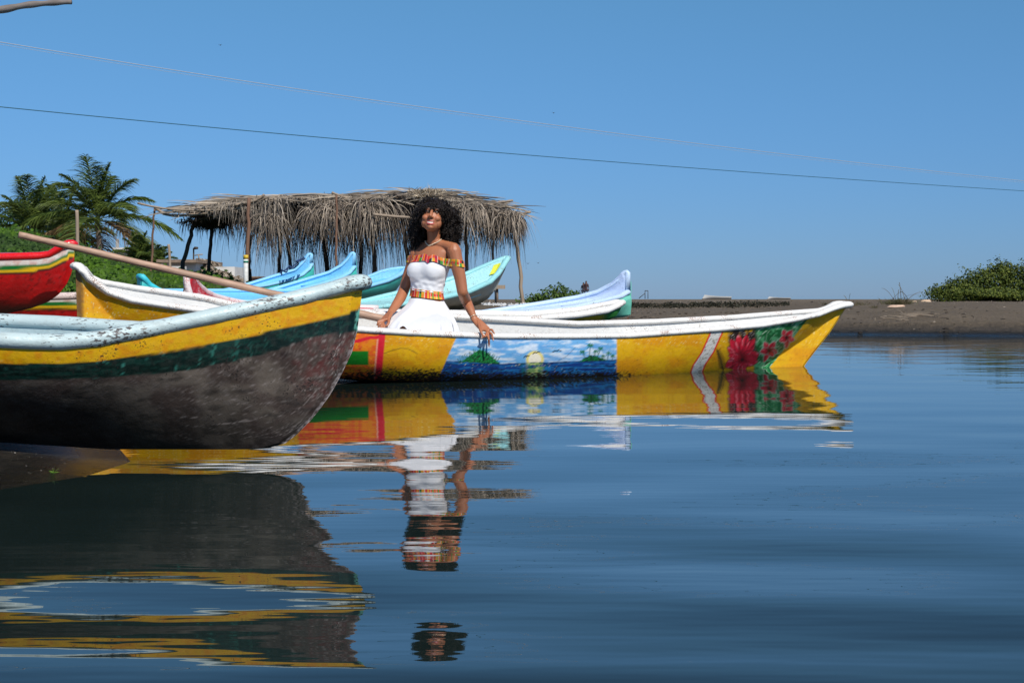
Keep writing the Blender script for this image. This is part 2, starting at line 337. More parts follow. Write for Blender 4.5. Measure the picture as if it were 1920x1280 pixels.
# ---------------------------------------------------------------- boats
class Boat: pass
def ray_plane(px, py, O, D):
    """point of the pixel ray on the vertical plane through O along D -> (a, z)"""
    k = (px - 960) / F; n = np.array([-D[1], D[0]]); Yv = (O @ n) / (k * n[0] + n[1])
    p = np.array([k * Yv, Yv]); return float((p - O) @ D), CH - (py - HZ) / F * Yv
def make_boat(name, label, O, D, L, near, far, stem, mats, Bmax=0.42, pb=2.2, pst=2.2, c=0.0, cs=None, q=1.7, r=1.7, rb=1.15, keel=None,
              rake=0.25, rail=(0.035, 0.03), ns=120, nv=16, paint=None, group=None, seats=(), thick=0.03, plate=0.012, far_off=None, stern_z=None, sdens=1.3, floor=0.05, raildrop=0.0, cat='boat', tipfat=1.0):
    O = np.array(O, float); D = np.array(D, float); D /= np.linalg.norm(D); n = np.array([-D[1], D[0]])
    if n[1] > 0: n = -n
    st = [ray_plane(px, py, O, D) for px, py in stem]; ztop = st[0][1]; zbot = min(z for a, z in st)
    vs = np.array([(z - zbot) / (ztop - zbot) for a, z in st]); As = np.array([a for a, z in st])
    od = np.argsort(vs); A0 = lambda v: np.interp(v, vs[od], As[od])
    if keel is None: keel = [(0, zbot), (1, zbot)]
    zk = lambda s: ip(s, keel)
    cs = c if cs is None else cs
    Afn = lambda s, v: (1 - s) * A0(v) + s * (L + rake * (v - 1))
    def Bfn(s, v):
        tb = np.clip((s - c * (1 - v)) / (0.5 - c * (1 - v)), 0, 1); ts = np.clip((1 - s - cs * (1 - v)) / (0.5 - cs * (1 - v)), 0, 1)
        gb = 1 - (1 - tb) ** pb; gs = 1 - (1 - ts) ** pst
        w_ = smooth(0, 0.35, np.minimum(s, 1 - s)); rr = rb + (r - rb) * w_
        S = (1 - (1 - np.clip(v, 0, 1)) ** q) ** (1 / rr)
        return Bmax * np.minimum(gb, gs) * S + plate * np.minimum(1, np.minimum(s, 1 - s) / 0.006) * (0.4 + 0.6 * v)
    def sheer(s, side):
        a = Afn(s, 1.0); bb = Bfn(s, 1.0) * side
        x = O[0] + D[0] * a + n[0] * bb; y = O[1] + D[1] * a + n[1] * bb
        px = 960 + F * x / y
        if side > 0 or far is None:
            z = CH - (ip(px, near) - HZ) / F * y
            if side < 0: pass
        else: z = CH - (ip(px, far) - HZ) / F * y
        if far_off is not None and side < 0:
            xn = O[0] + D[0] * a - n[0] * bb; yn = O[1] + D[1] * a - n[1] * bb
            z = CH - (ip(960 + F * xn / yn, near) - HZ) / F * yn + far_off * smooth(0, 0.15, s)
        z = ztop + (z - ztop) * smooth(-0.002, 0.02, s) if side < 0 else z
        return x, y, z
    s = np.linspace(0, 1, ns) ; s = 0.5 * (s ** sdens) + 0.5 * s * s if sdens > 1 else s
    v = np.linspace(0, 1, nv) ** 1.6
    S_, V_ = np.meshgrid(s, v, indexing='ij')
    zn = sheer(s, 1)[2]; zf = sheer(s, -1)[2]
    def surf(side, inset=0.0, fl=0.0, vmax=1.0):
        zs = (zn if side > 0 else zf)[:, None]
        k = zk(S_) + fl; a = Afn(S_, V_)
        bb = np.maximum(Bfn(S_, V_) - inset, 0.002) * side
        if inset > 0: a = a + inset * 1.5 * (1 - S_) - inset * 1.5 * S_
        zb = k + (zs - k) * V_ * vmax
        return np.stack([O[0] + D[0] * a + n[0] * bb, O[1] + D[1] * a + n[1] * bb, zb], -1)
    cx, cy = O + D * (0.5 * L)
    T = thing(name, label, cat, (cx, cy, float(ground_z(np.array([cx]), np.array([cy]))[0])), group)
    Nr = surf(1); Fr = surf(-1)
    V = np.concatenate([Nr[:, ::-1], Fr[:, 1:]], 1); mcols = V.shape[1]
    px, py = proj(Nr)
    if paint is not None:
        cn = paint(px, py, S_, V_); col = np.concatenate([cn[:, ::-1], cn[:, 1:]], 1).reshape(-1, 3)
    else: col = None
    uv = np.stack([np.repeat(s[:, None] * L, mcols, 1), np.repeat(np.linspace(0, 1, mcols)[None], ns, 0)], -1).reshape(-1, 2)
    mk('hull', V.reshape(-1, 3), gridq(ns, mcols), mats['hull'], T, col=col, uv=uv)
    Ni = surf(1, thick, floor); Fi = surf(-1, thick, floor); Vi = np.concatenate([Ni[:, ::-1], Fi[:, 1:]], 1)
    mk('inner_hull', Vi.reshape(-1, 3), gridq(ns, mcols), mats['inner'], T)
    # gunwale: one bent rail running stern - bow - stern
    def railpath(side):
        x, y, z = sheer(s, side); e = np.minimum(1, np.minimum(s, 1 - s) / 0.03) * rail[0] * 0.62 * side
        return np.stack([x - n[0] * e, y - n[1] * e, z - raildrop], -1)
    path = np.concatenate([railpath(1)[::-1], railpath(-1)[1:]], 0)
    rw, rh = rail; k = 12
    tt = np.gradient(path, axis=0); tt /= np.linalg.norm(tt, axis=1)[:, None] + 1e-9
    side_ = np.stack([tt[:, 1], -tt[:, 0], 0 * tt[:, 0]], -1); side_ /= np.linalg.norm(side_, axis=1)[:, None] + 1e-9
    # keep the side vector pointing away from the centreline to avoid a twist at the tip
    upv = np.cross(side_, tt); upv[upv[:, 2] < 0] *= -1
    ang = np.linspace(0, 2 * np.pi, k, endpoint=False)
    lump = 1 + 0.10 * (fbm(np.arange(len(path)) * 0.13, np.zeros(len(path)) + 3.3) - 0.5)
    sp_ = np.concatenate([s[::-1], s[1:]]); lump = lump * (1 + (tipfat - 1) * smooth(0.05, 0.0, sp_))
    RV = path[:, None] + (np.cos(ang)[None, :, None] * side_[:, None] * rw + np.sin(ang)[None, :, None] * upv[:, None] * rh) * lump[:, None, None]
    RVf = RV.reshape(-1, 3); i0 = len(RVf); RVf = np.vstack([RVf, path[0], path[-1]])
    Q = gridq(len(path), k, cv=True).tolist() + [[j, (j + 1) % k, i0] for j in range(k)] + [[(len(path) - 1) * k + (j + 1) % k, (len(path) - 1) * k + j, i0 + 1] for j in range(k)]
    mk('gunwale', RVf, Q, mats['rail'], T)
    for (ss, vv, wd) in seats:
        pn = [surf_pt(O, D, n, Afn, Bfn, zk, s, zn, zf, x_, vv, sd_) for sd_ in (1, -1) for x_ in (ss - wd / L / 2, ss + wd / L / 2)]
        a0, a1, b0, b1 = pn; th = np.array([0, 0, 0.025])
        Vb = np.array([a0, a1, b1, b0, a0 - th, a1 - th, b1 - th, b0 - th])
        mk('seat', Vb, [(0, 1, 2, 3), (7, 6, 5, 4), (0, 4, 5, 1), (1, 5, 6, 2), (2, 6, 7, 3), (3, 7, 4, 0)], mats['seat'] if 'seat' in mats else mats['inner'], T, smooth_=False)
    B_ = Boat(); B_.T = T; B_.O = O; B_.D = D; B_.n = n; B_.near = railpath(1); B_.far = railpath(-1); B_.s = s; B_.sheer = sheer; B_.A = Afn; B_.B = Bfn; B_.zk = zk
    return B_
def surf_pt(O, D, n, Afn, Bfn, zk, s, zn, zf, ss, vv, side):
    a = Afn(ss, vv); bb = (Bfn(ss, vv) - 0.015) * side; zs = np.interp(ss, s, zn if side > 0 else zf); k = zk(ss)
    return np.array([O[0] + D[0] * a + n[0] * bb, O[1] + D[1] * a + n[1] * bb, k + (zs - k) * vv])
def O_at(px, Y): return ((px - 960) / F * Y, Y)
def mix(a, b, t):
    t = np.asarray(t)[..., None]; return a * (1 - t) + b * t

YEL = lin(238, 182, 8) * 0.92; RED = lin(215, 18, 22) * 0.9; WHT = lin(236, 234, 228) * 0.9
def strokes(px, py, pts, wd):
    """distance mask to a polyline"""
    d = np.full(px.shape, 1e9)
    for (x0, y0), (x1, y1) in zip(pts[:-1], pts[1:]):
        dx, dy = x1 - x0, y1 - y0; t = np.clip(((px - x0) * dx + (py - y0) * dy) / (dx * dx + dy * dy + 1e-9), 0, 1)
        d = np.minimum(d, np.hypot(px - x0 - t * dx, py - y0 - t * dy))
    return smooth(wd + 0.5, wd - 0.5, d)
# --- near boat
A_band1 = [(-400, 680), (0, 682), (110, 681), (182, 677), (273, 666), (365, 651), (437, 637), (510, 620), (583, 604), (656, 586), (672, 578), (700, 575)]
A_band2 = [(-400, 712), (0, 712), (110, 711.5), (182, 709), (292, 700.5), (365, 691), (437, 677), (510, 659), (583, 633), (620, 626), (668, 620), (700, 618)]
def paint_A(px, py, S, V):
    w1 = 2.0 * (fbm(px * 0.05, py * 0 + 1) - 0.5); y1 = ip(px, A_band1) + w1; y2 = ip(px, A_band2) + w1 * 1.5
    n1 = fbm(px * 0.012, py * 0.02); n2 = fbm(px * 0.10, py * 0.10); n3 = fbm(px * 0.35 + 0.2 * py, py * 0.35 - 0.1 * px, 3)
    yel = mix(YEL * 0.93, YEL * np.array([0.9, 0.68, 0.8]), smooth(0.5, 0.7, n2)); yel = mix(yel, lin(245, 205, 90), smooth(0.76, 0.84, n3) * smooth(0.5, 0.6, n2) * 0.5)
    grn = mix(np.zeros(px.shape + (3,)) + lin(0, 30, 24) * 0.8, lin(60, 140, 125), smooth(0.56, 0.72, fbm(px * 0.10, py * 0.02 + 7)) * smooth(0.52, 0.62, n3) * 0.55 * (0.35 + smooth(130, 200, px) * smooth(480, 380, px)))
    grn = mix(grn, lin(20, 74, 62), smooth(0.5, 0.62, fbm(px * 0.02, py * 0.3 + 4)) * 0.35)
    sc1 = fbm((px + 1.6 * py) * 0.035, (py - 0.55 * px) * 0.42 + 9, 3)      # long curved scrape marks
    dk = mix(lin(74, 61, 55), lin(108, 97, 87), smooth(0.4, 0.65, n1)); dk = mix(dk, lin(50, 42, 36), smooth(0.45, 0.75, fbm(px * 0.02 + 9, py * 0.03)) * 0.6)
    bowr = smooth(520, 600, px + 0.6 * (700 - py)) * smooth(0.35, 0.6, n2 * 0.5 + n1 * 0.5); dk = mix(dk, lin(92, 34, 32), bowr * 0.75)
    dk = mix(dk, lin(125, 115, 110), smooth(0.60, 0.80, sc1) * 0.45); dk = mix(dk, lin(34, 28, 26), smooth(0.55, 0.75, fbm(px * 0.03 + 3, py * 0.09)) * 0.6)
    dk = mix(dk, lin(175, 170, 165), smooth(0.80, 0.84, fbm(px * 0.30 + py * 0.2, py * 0.10 + 30, 2)) * smooth(560, 640, px) * 0.6)
    dk = dk * (1 - 0.72 * smooth(705, 815, py + 45 * (n1 - 0.5) - 0.10 * (px - 300)))[..., None]      # darkened downward, painting in the shade of the rounded belly
    rs_ = np.random.default_rng(15)
    for _ in range(190):
        x0 = rs_.uniform(330, 668); y0 = rs_.uniform(600, 825); an = 0.25 - 1.25 * (x0 - 330) / 340 * (y0 - 560) / 260 + rs_.normal() * 0.14; ln = rs_.uniform(8, 42)
        cx_, cy_ = x0 + ln * math.cos(an), y0 + ln * math.sin(an); an2 = an - 0.25; ex_, ey_ = cx_ + ln * math.cos(an2), cy_ + ln * math.sin(an2)
        dk = mix(dk, lin(168, 156, 150), strokes(px, py, [(x0, y0), (cx_, cy_), (ex_, ey_)], rs_.uniform(0.1, 0.7)) * rs_.uniform(0.12, 0.5) * smooth(0.35, 0.55, n3))
    for _ in range(16):
        x0 = rs_.uniform(30, 600); y0 = float(ip(x0, A_band2)) + rs_.uniform(0, 8); dk = mix(dk, lin(120, 110, 104), strokes(px, py, [(x0, y0), (x0 + rs_.uniform(-4, 4), y0 + rs_.uniform(15, 60))], rs_.uniform(.5, 2)) * 0.25 * smooth(.4, .6, n2))
    stemw = smooth(5, 0, ip(py, [(515, 684), (548, 679), (578, 675), (620, 670), (660, 660), (702, 640), (738, 620), (766, 600), (790, 580), (815, 555), (830, 535)]) - px - 4)
    dk = mix(dk, lin(150, 140, 138), stemw * smooth(0.4, 0.6, n3)); grn = mix(grn, lin(95, 165, 150), stemw * smooth(0.35, 0.6, n3))
    out = mix(yel, grn, smooth(-0.7, 0.7, py - y1)); out = mix(out, dk, smooth(-1.0, 1.0, py - y2))
    return out
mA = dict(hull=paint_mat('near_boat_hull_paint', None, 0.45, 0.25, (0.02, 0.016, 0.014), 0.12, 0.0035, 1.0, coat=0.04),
          inner=paint_mat('grey_inner_paint', tuple(lin(160, 182, 186)), 0.55, 0.2, (0.1, 0.07, 0.05), 0.3),
          rail=paint_mat('grey_blue_rail_paint', tuple(lin(190, 208, 208)), 0.45, 0.62, (0.06, 0.035, 0.03), 0.35, 0.004, 1.0, (0.14, 0.11, 0.09), streak=(0.35, 1, 1)))
OA = O_at(678, 5.22)
A_near = [(-300, 640), (0, 638), (55, 641), (110, 642), (182, 636), (255, 622), (310, 611), (365, 600), (474, 577), (565, 557), (620, 543), (655, 533), (676, 529), (684, 529)]
A_far = [(-300, 600), (0, 601), (120, 606), (265, 616), (330, 609), (365, 601), (474, 577), (565, 557), (620, 543), (655, 533), (676, 529), (684, 529)]
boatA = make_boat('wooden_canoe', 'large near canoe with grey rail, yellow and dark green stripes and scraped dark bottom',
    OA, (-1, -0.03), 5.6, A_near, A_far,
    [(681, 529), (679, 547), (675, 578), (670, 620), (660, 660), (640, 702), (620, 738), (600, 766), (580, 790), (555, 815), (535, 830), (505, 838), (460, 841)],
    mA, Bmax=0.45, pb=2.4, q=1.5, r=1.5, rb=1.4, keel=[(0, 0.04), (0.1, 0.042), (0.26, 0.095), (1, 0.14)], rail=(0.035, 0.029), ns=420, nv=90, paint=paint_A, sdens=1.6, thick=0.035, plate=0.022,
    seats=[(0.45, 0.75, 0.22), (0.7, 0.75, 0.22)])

# --- flower boat
def petal(px, py, cx, cy, ang, ln, wd):
    ca, sa = math.cos(ang), math.sin(ang); u = (px - cx) * ca + (py - cy) * sa; v = -(px - cx) * sa + (py - cy) * ca
    t = np.clip(u / ln, 0, 1); wdt = wd * np.sin(np.pi * np.clip(t, 0, 1) ** 0.75) ** 0.7
    return smooth(0.8, -0.8, np.abs(v) - wdt) * ((u > 0) & (u < ln)), t, v
def paint_B(px, py, S, V):
    n1 = fbm(px * 0.03, py * 0.05); n2 = fbm(px * 0.16, py * 0.2); n3 = fbm(px * 0.6, py * 0.6, 2); n4 = fbm(px * 0.045 + 5, py * 0.22 + 3)
    col = mix(YEL, YEL * np.array([0.93, 0.72, 0.7]), smooth(0.4, 0.72, n1)); col = mix(col, lin(200, 130, 10), smooth(0.55, 0.8, n2) * 0.5)
    col = mix(col, lin(245, 225, 150), smooth(0.72, 0.8, n3) * smooth(655, 640, py) * 0.7)
    col = mix(col, lin(120, 90, 20), strokes(px, py, [(721, 662), (735, 657), (750, 653), (765, 654), (775, 658), (783, 663)], 0.8) * 0.8)
    # left frame: orange panel, green block, red border with pink line
    pan = (px < 716) & (px > 560); col = mix(col, mix(lin(240, 140, 20), lin(235, 100, 30), smooth(0.4, 0.6, n2)), pan * 1.0)
    col = mix(col, lin(8, 120, 22), smooth(692, 690, px + 0.8 * (n3 - 0.5)) * smooth(657, 659, py) * smooth(685, 683, py + (n3 - 0.5)) * (px > 580))
    xr = 716 - (py - 632) * 0.09
    col = mix(col, lin(222, 28, 50), smooth(7, 5.5, abs(px - xr))); col = mix(col, lin(250, 170, 140), smooth(1.6, 0.8, abs(px - xr + 7.5)) * (py > 634))
    col = mix(col, lin(222, 28, 50), strokes(px, py, [(560, 646), (640, 643), (672, 639), (693, 633), (715, 632)], 3.0))
    # seascape panel
    xl = 853 - (py - 637) * 0.44; inp = smooth(0, 1.5, px - xl) * smooth(0, 1.5, 1157 - px)
    hz = ip(px, [(820, 676), (840, 677), (935, 682), (981, 680), (1087, 677), (1151, 674)])
    skyc = mix(lin(110, 175, 225), lin(215, 228, 240), smooth(0.42, 0.68, n4)); skyc = mix(skyc, lin(80, 150, 215), smooth(0.5, 0.7, fbm(px * 0.03 + 30, py * 0.1)) * 0.5)
    skyc = mix(skyc, lin(60, 80, 110), strokes(px, py, [(1047, 676), (1062, 668), (1079, 651)], 0.6) * 0.6)
    dsun = np.hypot(px - 1003, (py - 674) * 1.0)
    skyc = mix(skyc, lin(240, 220, 120), smooth(19, 14, dsun)); skyc = mix(skyc, lin(250, 240, 215), smooth(13, 11, dsun))
    wave = fbm(px * 0.05, py * 0.45 + 3); seac = mix(lin(14, 62, 135), lin(30, 120, 185), smooth(0.4, 0.7, wave)); seac = mix(seac, lin(10, 30, 70), smooth(0.55, 0.7, fbm(px * 0.07 + 9, py * 0.5)) * 0.7)
    seac = mix(seac, lin(190, 205, 120), smooth(20, 9, abs(px - 1003)) * smooth(0.3, 0.55, wave)); seac = mix(seac, lin(20, 120, 70), smooth(30, 20, abs(px - 1003)) * smooth(0.45, 0.6, n2) * 0.6)
    seac = mix(seac, lin(235, 225, 180), smooth(0.77, 0.82, n3) * smooth(0.4, 0.6, n1) * 0.9)
    pic = mix(skyc, seac, smooth(-0.8, 0.8, py - hz)); pic = mix(pic, lin(20, 60, 95), smooth(1.3, 0.4, abs(py - hz - 0.8)) * smooth(0.35, 0.6, n2))
    top1 = ip(px, [(853, 680), (866, 676), (880, 667), (890, 660), (900, 655), (908, 657), (918, 665), (930, 675), (938, 681)]) + 3.0 * (vnoise(px * 0.8, px * 0) - 0.5)
    isl = ((px > 853) & (px < 938)) * smooth(-0.6, 0.6, py - top1) * smooth(0.6, -0.6, py - hz)
    pic = mix(pic, mix(lin(6, 60, 30), lin(30, 150, 70), smooth(0.35, 0.7, fbm(px * 0.5, py * 0.5, 2))), isl)
    for k in range(22):
        x0 = 862 + 3.3 * k; y0 = float(ip(x0, [(853, 680), (880, 667), (900, 655), (918, 665), (938, 681)])) + 4
        pic = mix(pic, lin(14, 100, 50), strokes(px, py, [(x0, y0), (x0 + (x0 - 898) * 0.12 + random.uniform(-2, 2), y0 - random.uniform(7, 11))], 0.6))
    top2 = ip(px, [(1086, 678), (1096, 671), (1108, 666), (1120, 668), (1130, 672), (1142, 676)]) + 2.5 * (vnoise(px * 0.9, px * 0 + 8) - 0.5)
    isl = ((px > 1086) & (px < 1142)) * smooth(-0.6, 0.6, py - top2) * smooth(0.6, -0.6, py - hz - 1)
    pic = mix(pic, mix(lin(6, 50, 26), lin(24, 120, 60), smooth(0.35, 0.7, fbm(px * 0.5, py * 0.5, 2))), isl)
    for (tx, ty, bx, by, rr) in [(1107, 648, 1105, 668, 6.5), (1126, 654, 1120, 670, 5.5), (1141, 662, 1139, 674, 4.8), (1149, 667, 1148, 675, 4.0), (1092, 660, 1098, 673, 5.2), (1117, 659, 1114, 670, 4.2), (1131, 667, 1130, 674, 3.2)]:
        pic = mix(pic, lin(20, 80, 60), strokes(px, py, [(tx, ty), (bx, by)], 0.7))
        for an in (-2.9, -2.3, -1.6, -0.9, -0.25, 0.5, 2.6):
            pic = mix(pic, lin(16, 110, 70), strokes(px, py, [(tx, ty), (tx + rr * 0.6 * math.cos(an), ty + rr * 0.6 * math.sin(an)), (tx + rr * math.cos(an), ty + rr * math.sin(an) + 1.6)], 0.65))
    for (bx, by, s_) in [(987, 668, 5), (1006, 661, 6.5), (1044, 658, 8)]:
        pic = mix(pic, lin(14, 24, 40), strokes(px, py, [(bx - s_, by + 2.2), (bx - s_ * .4, by - 0.8), (bx, by + 0.7), (bx + s_ * .4, by - 1.8), (bx + s_, by - 0.5)], 0.9))
    col = mix(col, pic, inp)
    # white sash with red borders
    xc = ip(py, [(622, 1344), (660, 1327), (684, 1311), (700, 1305), (730, 1296)])
    wh = mix(lin(225, 222, 215) + px[..., None] * 0, lin(150, 140, 125), smooth(0.62, 0.72, n3)); col = mix(col, wh, smooth(12, 10.8, abs(px - xc))); col = mix(col, lin(228, 45, 30), smooth(2.0, 1.0, abs(abs(px - xc) - 11)))
    # dark sprig
    for k in range(12):
        yy = 692 - 3 * k; xx = 1355 - 0.55 * k - 0.02 * k * k
        for sg in (-1, 1):
            col = mix(col, lin(60, 56, 20), strokes(px, py, [(xx, yy), (xx + sg * (7 - 0.3 * k), yy - 5)], 0.8) * 0.85)
    col = mix(col, lin(50, 48, 20), strokes(px, py, [(1356, 695), (1352, 675), (1345, 656)], 1.2))
    # flower panel
    edge = 1500 - (py - 617) * 0.79 + 3 * (n2 - 0.5); gp = smooth(1410, 1416, px + 4 * (n2 - .5)) * smooth(1.2, -1.2, px - edge)
    gc = mix(lin(16, 104, 50), lin(96, 180, 120), smooth(0.42, 0.62, n2)); gc = mix(gc, lin(190, 215, 185), smooth(0.62, 0.72, fbm(px * 0.3 + 0.3 * py, py * 0.14)) * 0.8); col = mix(col, gc, gp)
    for k in range(26):
        x0 = 1420 + (k * 37 % 76); y0 = 640 + (k * 23 % 48)
        lf, t, v_ = petal(px, py, x0, y0, -0.6 + 1.9 * ((k * 7) % 10) / 10 - 1, 15, 2.8); lf = lf * (px < edge - 1) * (px > 1414)
        col = mix(col, mix(lin(8, 90, 40), lin(40, 140, 70), smooth(-1, 1, v_)), lf); col = mix(col, lin(200, 225, 200), lf * smooth(0.6, 0.2, abs(v_)) * 0.6)
    dkb = smooth(1362, 1370, px) * smooth(1422, 1414, px) * smooth(672, 655, py) ; col = mix(col, lin(40, 26, 22), dkb * smooth(0.35, 0.55, n2 + 0.12)); col = mix(col, lin(200, 190, 180), dkb * smooth(0.68, 0.76, n3) * 0.8)
    def flower(cx, cy, pet, dark):
        nonlocal col
        for an, ln, wd in pet:
            m_, t, v_ = petal(px, py, cx, cy, an, ln, wd); st = vnoise(np.arctan2(py - cy, px - cx) * 14 + cx, t * 3)
            pc = mix(lin(150, 12, 30), lin(222, 30, 58), smooth(0.1, 0.45, t)); pc = mix(pc, lin(245, 130, 140), smooth(0.72, 0.85, st) * smooth(0.3, 0.6, t)); pc = mix(pc, lin(90, 6, 20), smooth(0.28, 0.15, st) * 0.7)
            col = mix(col, dark + 0 * pc, petal(px, py, cx, cy, an, ln + 1.5, wd + 1.2)[0] * 0.7); col = mix(col, pc, m_)
        col = mix(col, lin(45, 12, 16), smooth(4, 1.5, np.hypot(px - cx, py - cy)))
    flower(1392, 674, [(-2.45, 36, 9), (-2.1, 44, 10), (-1.75, 47, 10), (-1.4, 47, 10), (-1.05, 46, 9), (-0.35, 33, 12), (0.12, 29, 11), (2.75, 34, 12.5), (2.3, 26, 10), (1.4, 20, 8), (-2.85, 27, 7)], lin(90, 10, 24))
    flower(1442, 657, [(-2.1, 18, 6), (-0.95, 20, 5.5), (0.25, 16, 6.5), (2.0, 24, 4.5), (3.0, 17, 6), (0.9, 14, 5.5)], lin(180, 205, 185))
    flower(1475, 633, [(-2.0, 16, 6), (-0.9, 17, 6), (0.3, 15, 6), (1.6, 20, 4.8), (2.7, 15, 6)], lin(180, 205, 185))
    # grime and peeling along the waterline
    wl = ip(px, [(560, 708), (650, 706), (845, 703), (1000, 703), (1160, 700), (1320, 696), (1440, 690)]); lowb = smooth(930, 760, px) * 8
    spk = fbm(px * 0.35, py * 0.7 + 4, 3); col = mix(col, lin(28, 20, 16), smooth(0.0, 0.16, spk - 0.86 + smooth(-20 - lowb, 6, py - wl) * 0.60 * smooth(1250, 1120, px) + smooth(-4, 4, py - wl) * 0.05))
    col = mix(col, lin(110, 30, 40), smooth(0.6, 0.7, fbm(px * 0.1, py * 0.5)) * smooth(-8, 2, py - wl) * smooth(900, 700, px) * 0.7)
    col = mix(col, lin(90, 60, 20), smooth(0.80, 0.86, n3) * smooth(0.5, 0.65, n1) * 0.7)
    # the stern: brown worn edge
    col = mix(col, mix(lin(90, 60, 30), lin(150, 110, 50), n2), smooth(0.992, 0.997, S + 0.004 * (n2 - .5)))
    return col
mB = dict(hull=paint_mat('mural_hull_paint', None, 0.5, 0.0, grime=0.10, bumpd=0.003),
          inner=paint_mat('white_inner_paint', tuple(lin(225, 224, 220) * 0.9), 0.55, 0.25, (0.15, 0.1, 0.07), 0.25),
          rail=paint_mat('white_rail_paint', tuple(lin(238, 236, 230) * 0.95), 0.5, 0.55, (0.26, 0.13, 0.08), 0.35, 0.004, 1.2, (0.42, 0.28, 0.2)))
DB = np.array([-0.85, -0.527]); OB = np.array(P(1588, 571, 12.45)[:2])
kx = (141 - 960) / F; LB = (kx * OB[1] - OB[0]) / (DB[0] - kx * DB[1]) / 1.0
B_near = [(100, 492), (146, 499), (152, 503), (167, 522), (205, 548), (250, 563), (300, 571), (362, 580), (500, 598), (672, 618), (766, 624), (853, 628), (941, 631), (1080, 631), (1180, 629.5), (1255, 624), (1342, 618), (1430, 610), (1488, 600), (1535, 590), (1560, 580), (1580, 573), (1590, 571)]
B_far = [(100, 492), (146, 499), (160, 517), (185, 530), (250, 541), (325, 551), (375, 558), (435, 572), (600, 584), (847, 594), (1080, 607), (1226, 603), (1372, 595), (1459, 588), (1530, 583), (1548, 578), (1562, 571), (1580, 568), (1590, 571)]
boatB = make_boat('wooden_canoe', 'long yellow canoe painted with seascape and red flowers, woman sitting in it',
    OB, DB, LB, B_near, B_far, [(1590, 571), (1575, 594), (1555, 625), (1530, 657), (1512, 681), (1500, 700), (1485, 715)],
    mB, Bmax=0.43, pb=2.3, pst=2.6, c=0.11, cs=0.10, q=2.3, r=3.2, rb=1.7, keel=[(0, -0.12), (0.3, -0.15), (0.55, -0.09), (0.8, 0.10), (1, 0.2)], rake=0.02, tipfat=1.25, rail=(0.040, 0.024), ns=1100, nv=80,
    paint=paint_B, sdens=1.0, plate=0.03, seats=[(0.62, 0.72, 0.3), (0.30, 0.72, 0.22), (0.84, 0.72, 0.25)], floor=0.07)
def rail_at(px, side=1):
    r_ = boatB.near if side > 0 else boatB.far; p = 960 + F * r_[:, 0] / r_[:, 1]; od = np.argsort(p)
    return np.array([np.interp(px, p[od], r_[od, k]) for k in range(3)])

# --- red boats at the left
def paint_red(gl, k=1.0):
    def f(px, py, S, V):
        d = (py - ip(px, gl)) / k; n2 = fbm(px * 0.15, py * 0.2); n1 = fbm(px * 0.03, py * 0.06)
        c = mix(RED, RED * 0.75, smooth(0.4, 0.7, n1)); c = mix(c, lin(90, 16, 14), smooth(0.62, 0.8, n2) * 0.8)
        c = mix(c, lin(50, 30, 26), smooth(13, 11.5, d + 2 * (n2 - .5))); c = mix(c, lin(240, 190, 20), smooth(9, 8, d)); c = mix(c, lin(10, 110, 40), smooth(3.2, 2.4, d))
        c = mix(c, mix(lin(225, 215, 205), lin(200, 120, 100), smooth(0.5, 0.7, n2) * 0.5), smooth(-2.4, -3.2, d)); c = mix(c, RED, smooth(-15, -17, d + 3 * (n2 - .5)))
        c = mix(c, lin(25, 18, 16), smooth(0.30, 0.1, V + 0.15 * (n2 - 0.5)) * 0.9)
        return c
    return f
mD = dict(hull=paint_mat('red_boat_hull_paint', None, 0.35, 0.0, grime=0.15, coat=0.3), inner=paint_mat('red_inner', tuple(RED * 0.8), 0.5, 0.2),
          rail=paint_mat('red_gloss_rail', tuple(lin(228, 24, 26)), 0.25, 0.1, grime=0.12, coat=0.6))
mE = dict(hull=mD['hull'], inner=mD['inner'], rail=paint_mat('pinkish_rail', tuple(lin(215, 195, 188)), 0.5, 0.4))
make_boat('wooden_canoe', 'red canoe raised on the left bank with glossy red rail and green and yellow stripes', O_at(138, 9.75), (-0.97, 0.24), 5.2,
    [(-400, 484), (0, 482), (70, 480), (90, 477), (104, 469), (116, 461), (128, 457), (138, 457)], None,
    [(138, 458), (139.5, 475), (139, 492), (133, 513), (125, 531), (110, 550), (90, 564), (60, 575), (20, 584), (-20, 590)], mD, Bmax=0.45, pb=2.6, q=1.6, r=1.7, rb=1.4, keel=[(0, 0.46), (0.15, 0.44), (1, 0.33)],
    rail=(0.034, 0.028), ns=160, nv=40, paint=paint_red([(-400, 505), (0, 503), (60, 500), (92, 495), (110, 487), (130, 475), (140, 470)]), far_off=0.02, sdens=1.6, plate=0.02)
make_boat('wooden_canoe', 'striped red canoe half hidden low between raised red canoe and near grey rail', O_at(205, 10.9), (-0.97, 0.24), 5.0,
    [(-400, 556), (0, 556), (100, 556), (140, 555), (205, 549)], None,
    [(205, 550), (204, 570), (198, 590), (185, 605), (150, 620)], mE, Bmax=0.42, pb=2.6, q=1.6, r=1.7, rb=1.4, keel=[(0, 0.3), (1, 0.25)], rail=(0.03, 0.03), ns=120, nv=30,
    paint=paint_red([(-400, 571), (0, 571), (205, 569)], 1.0), far_off=0.0, sdens=1.4)

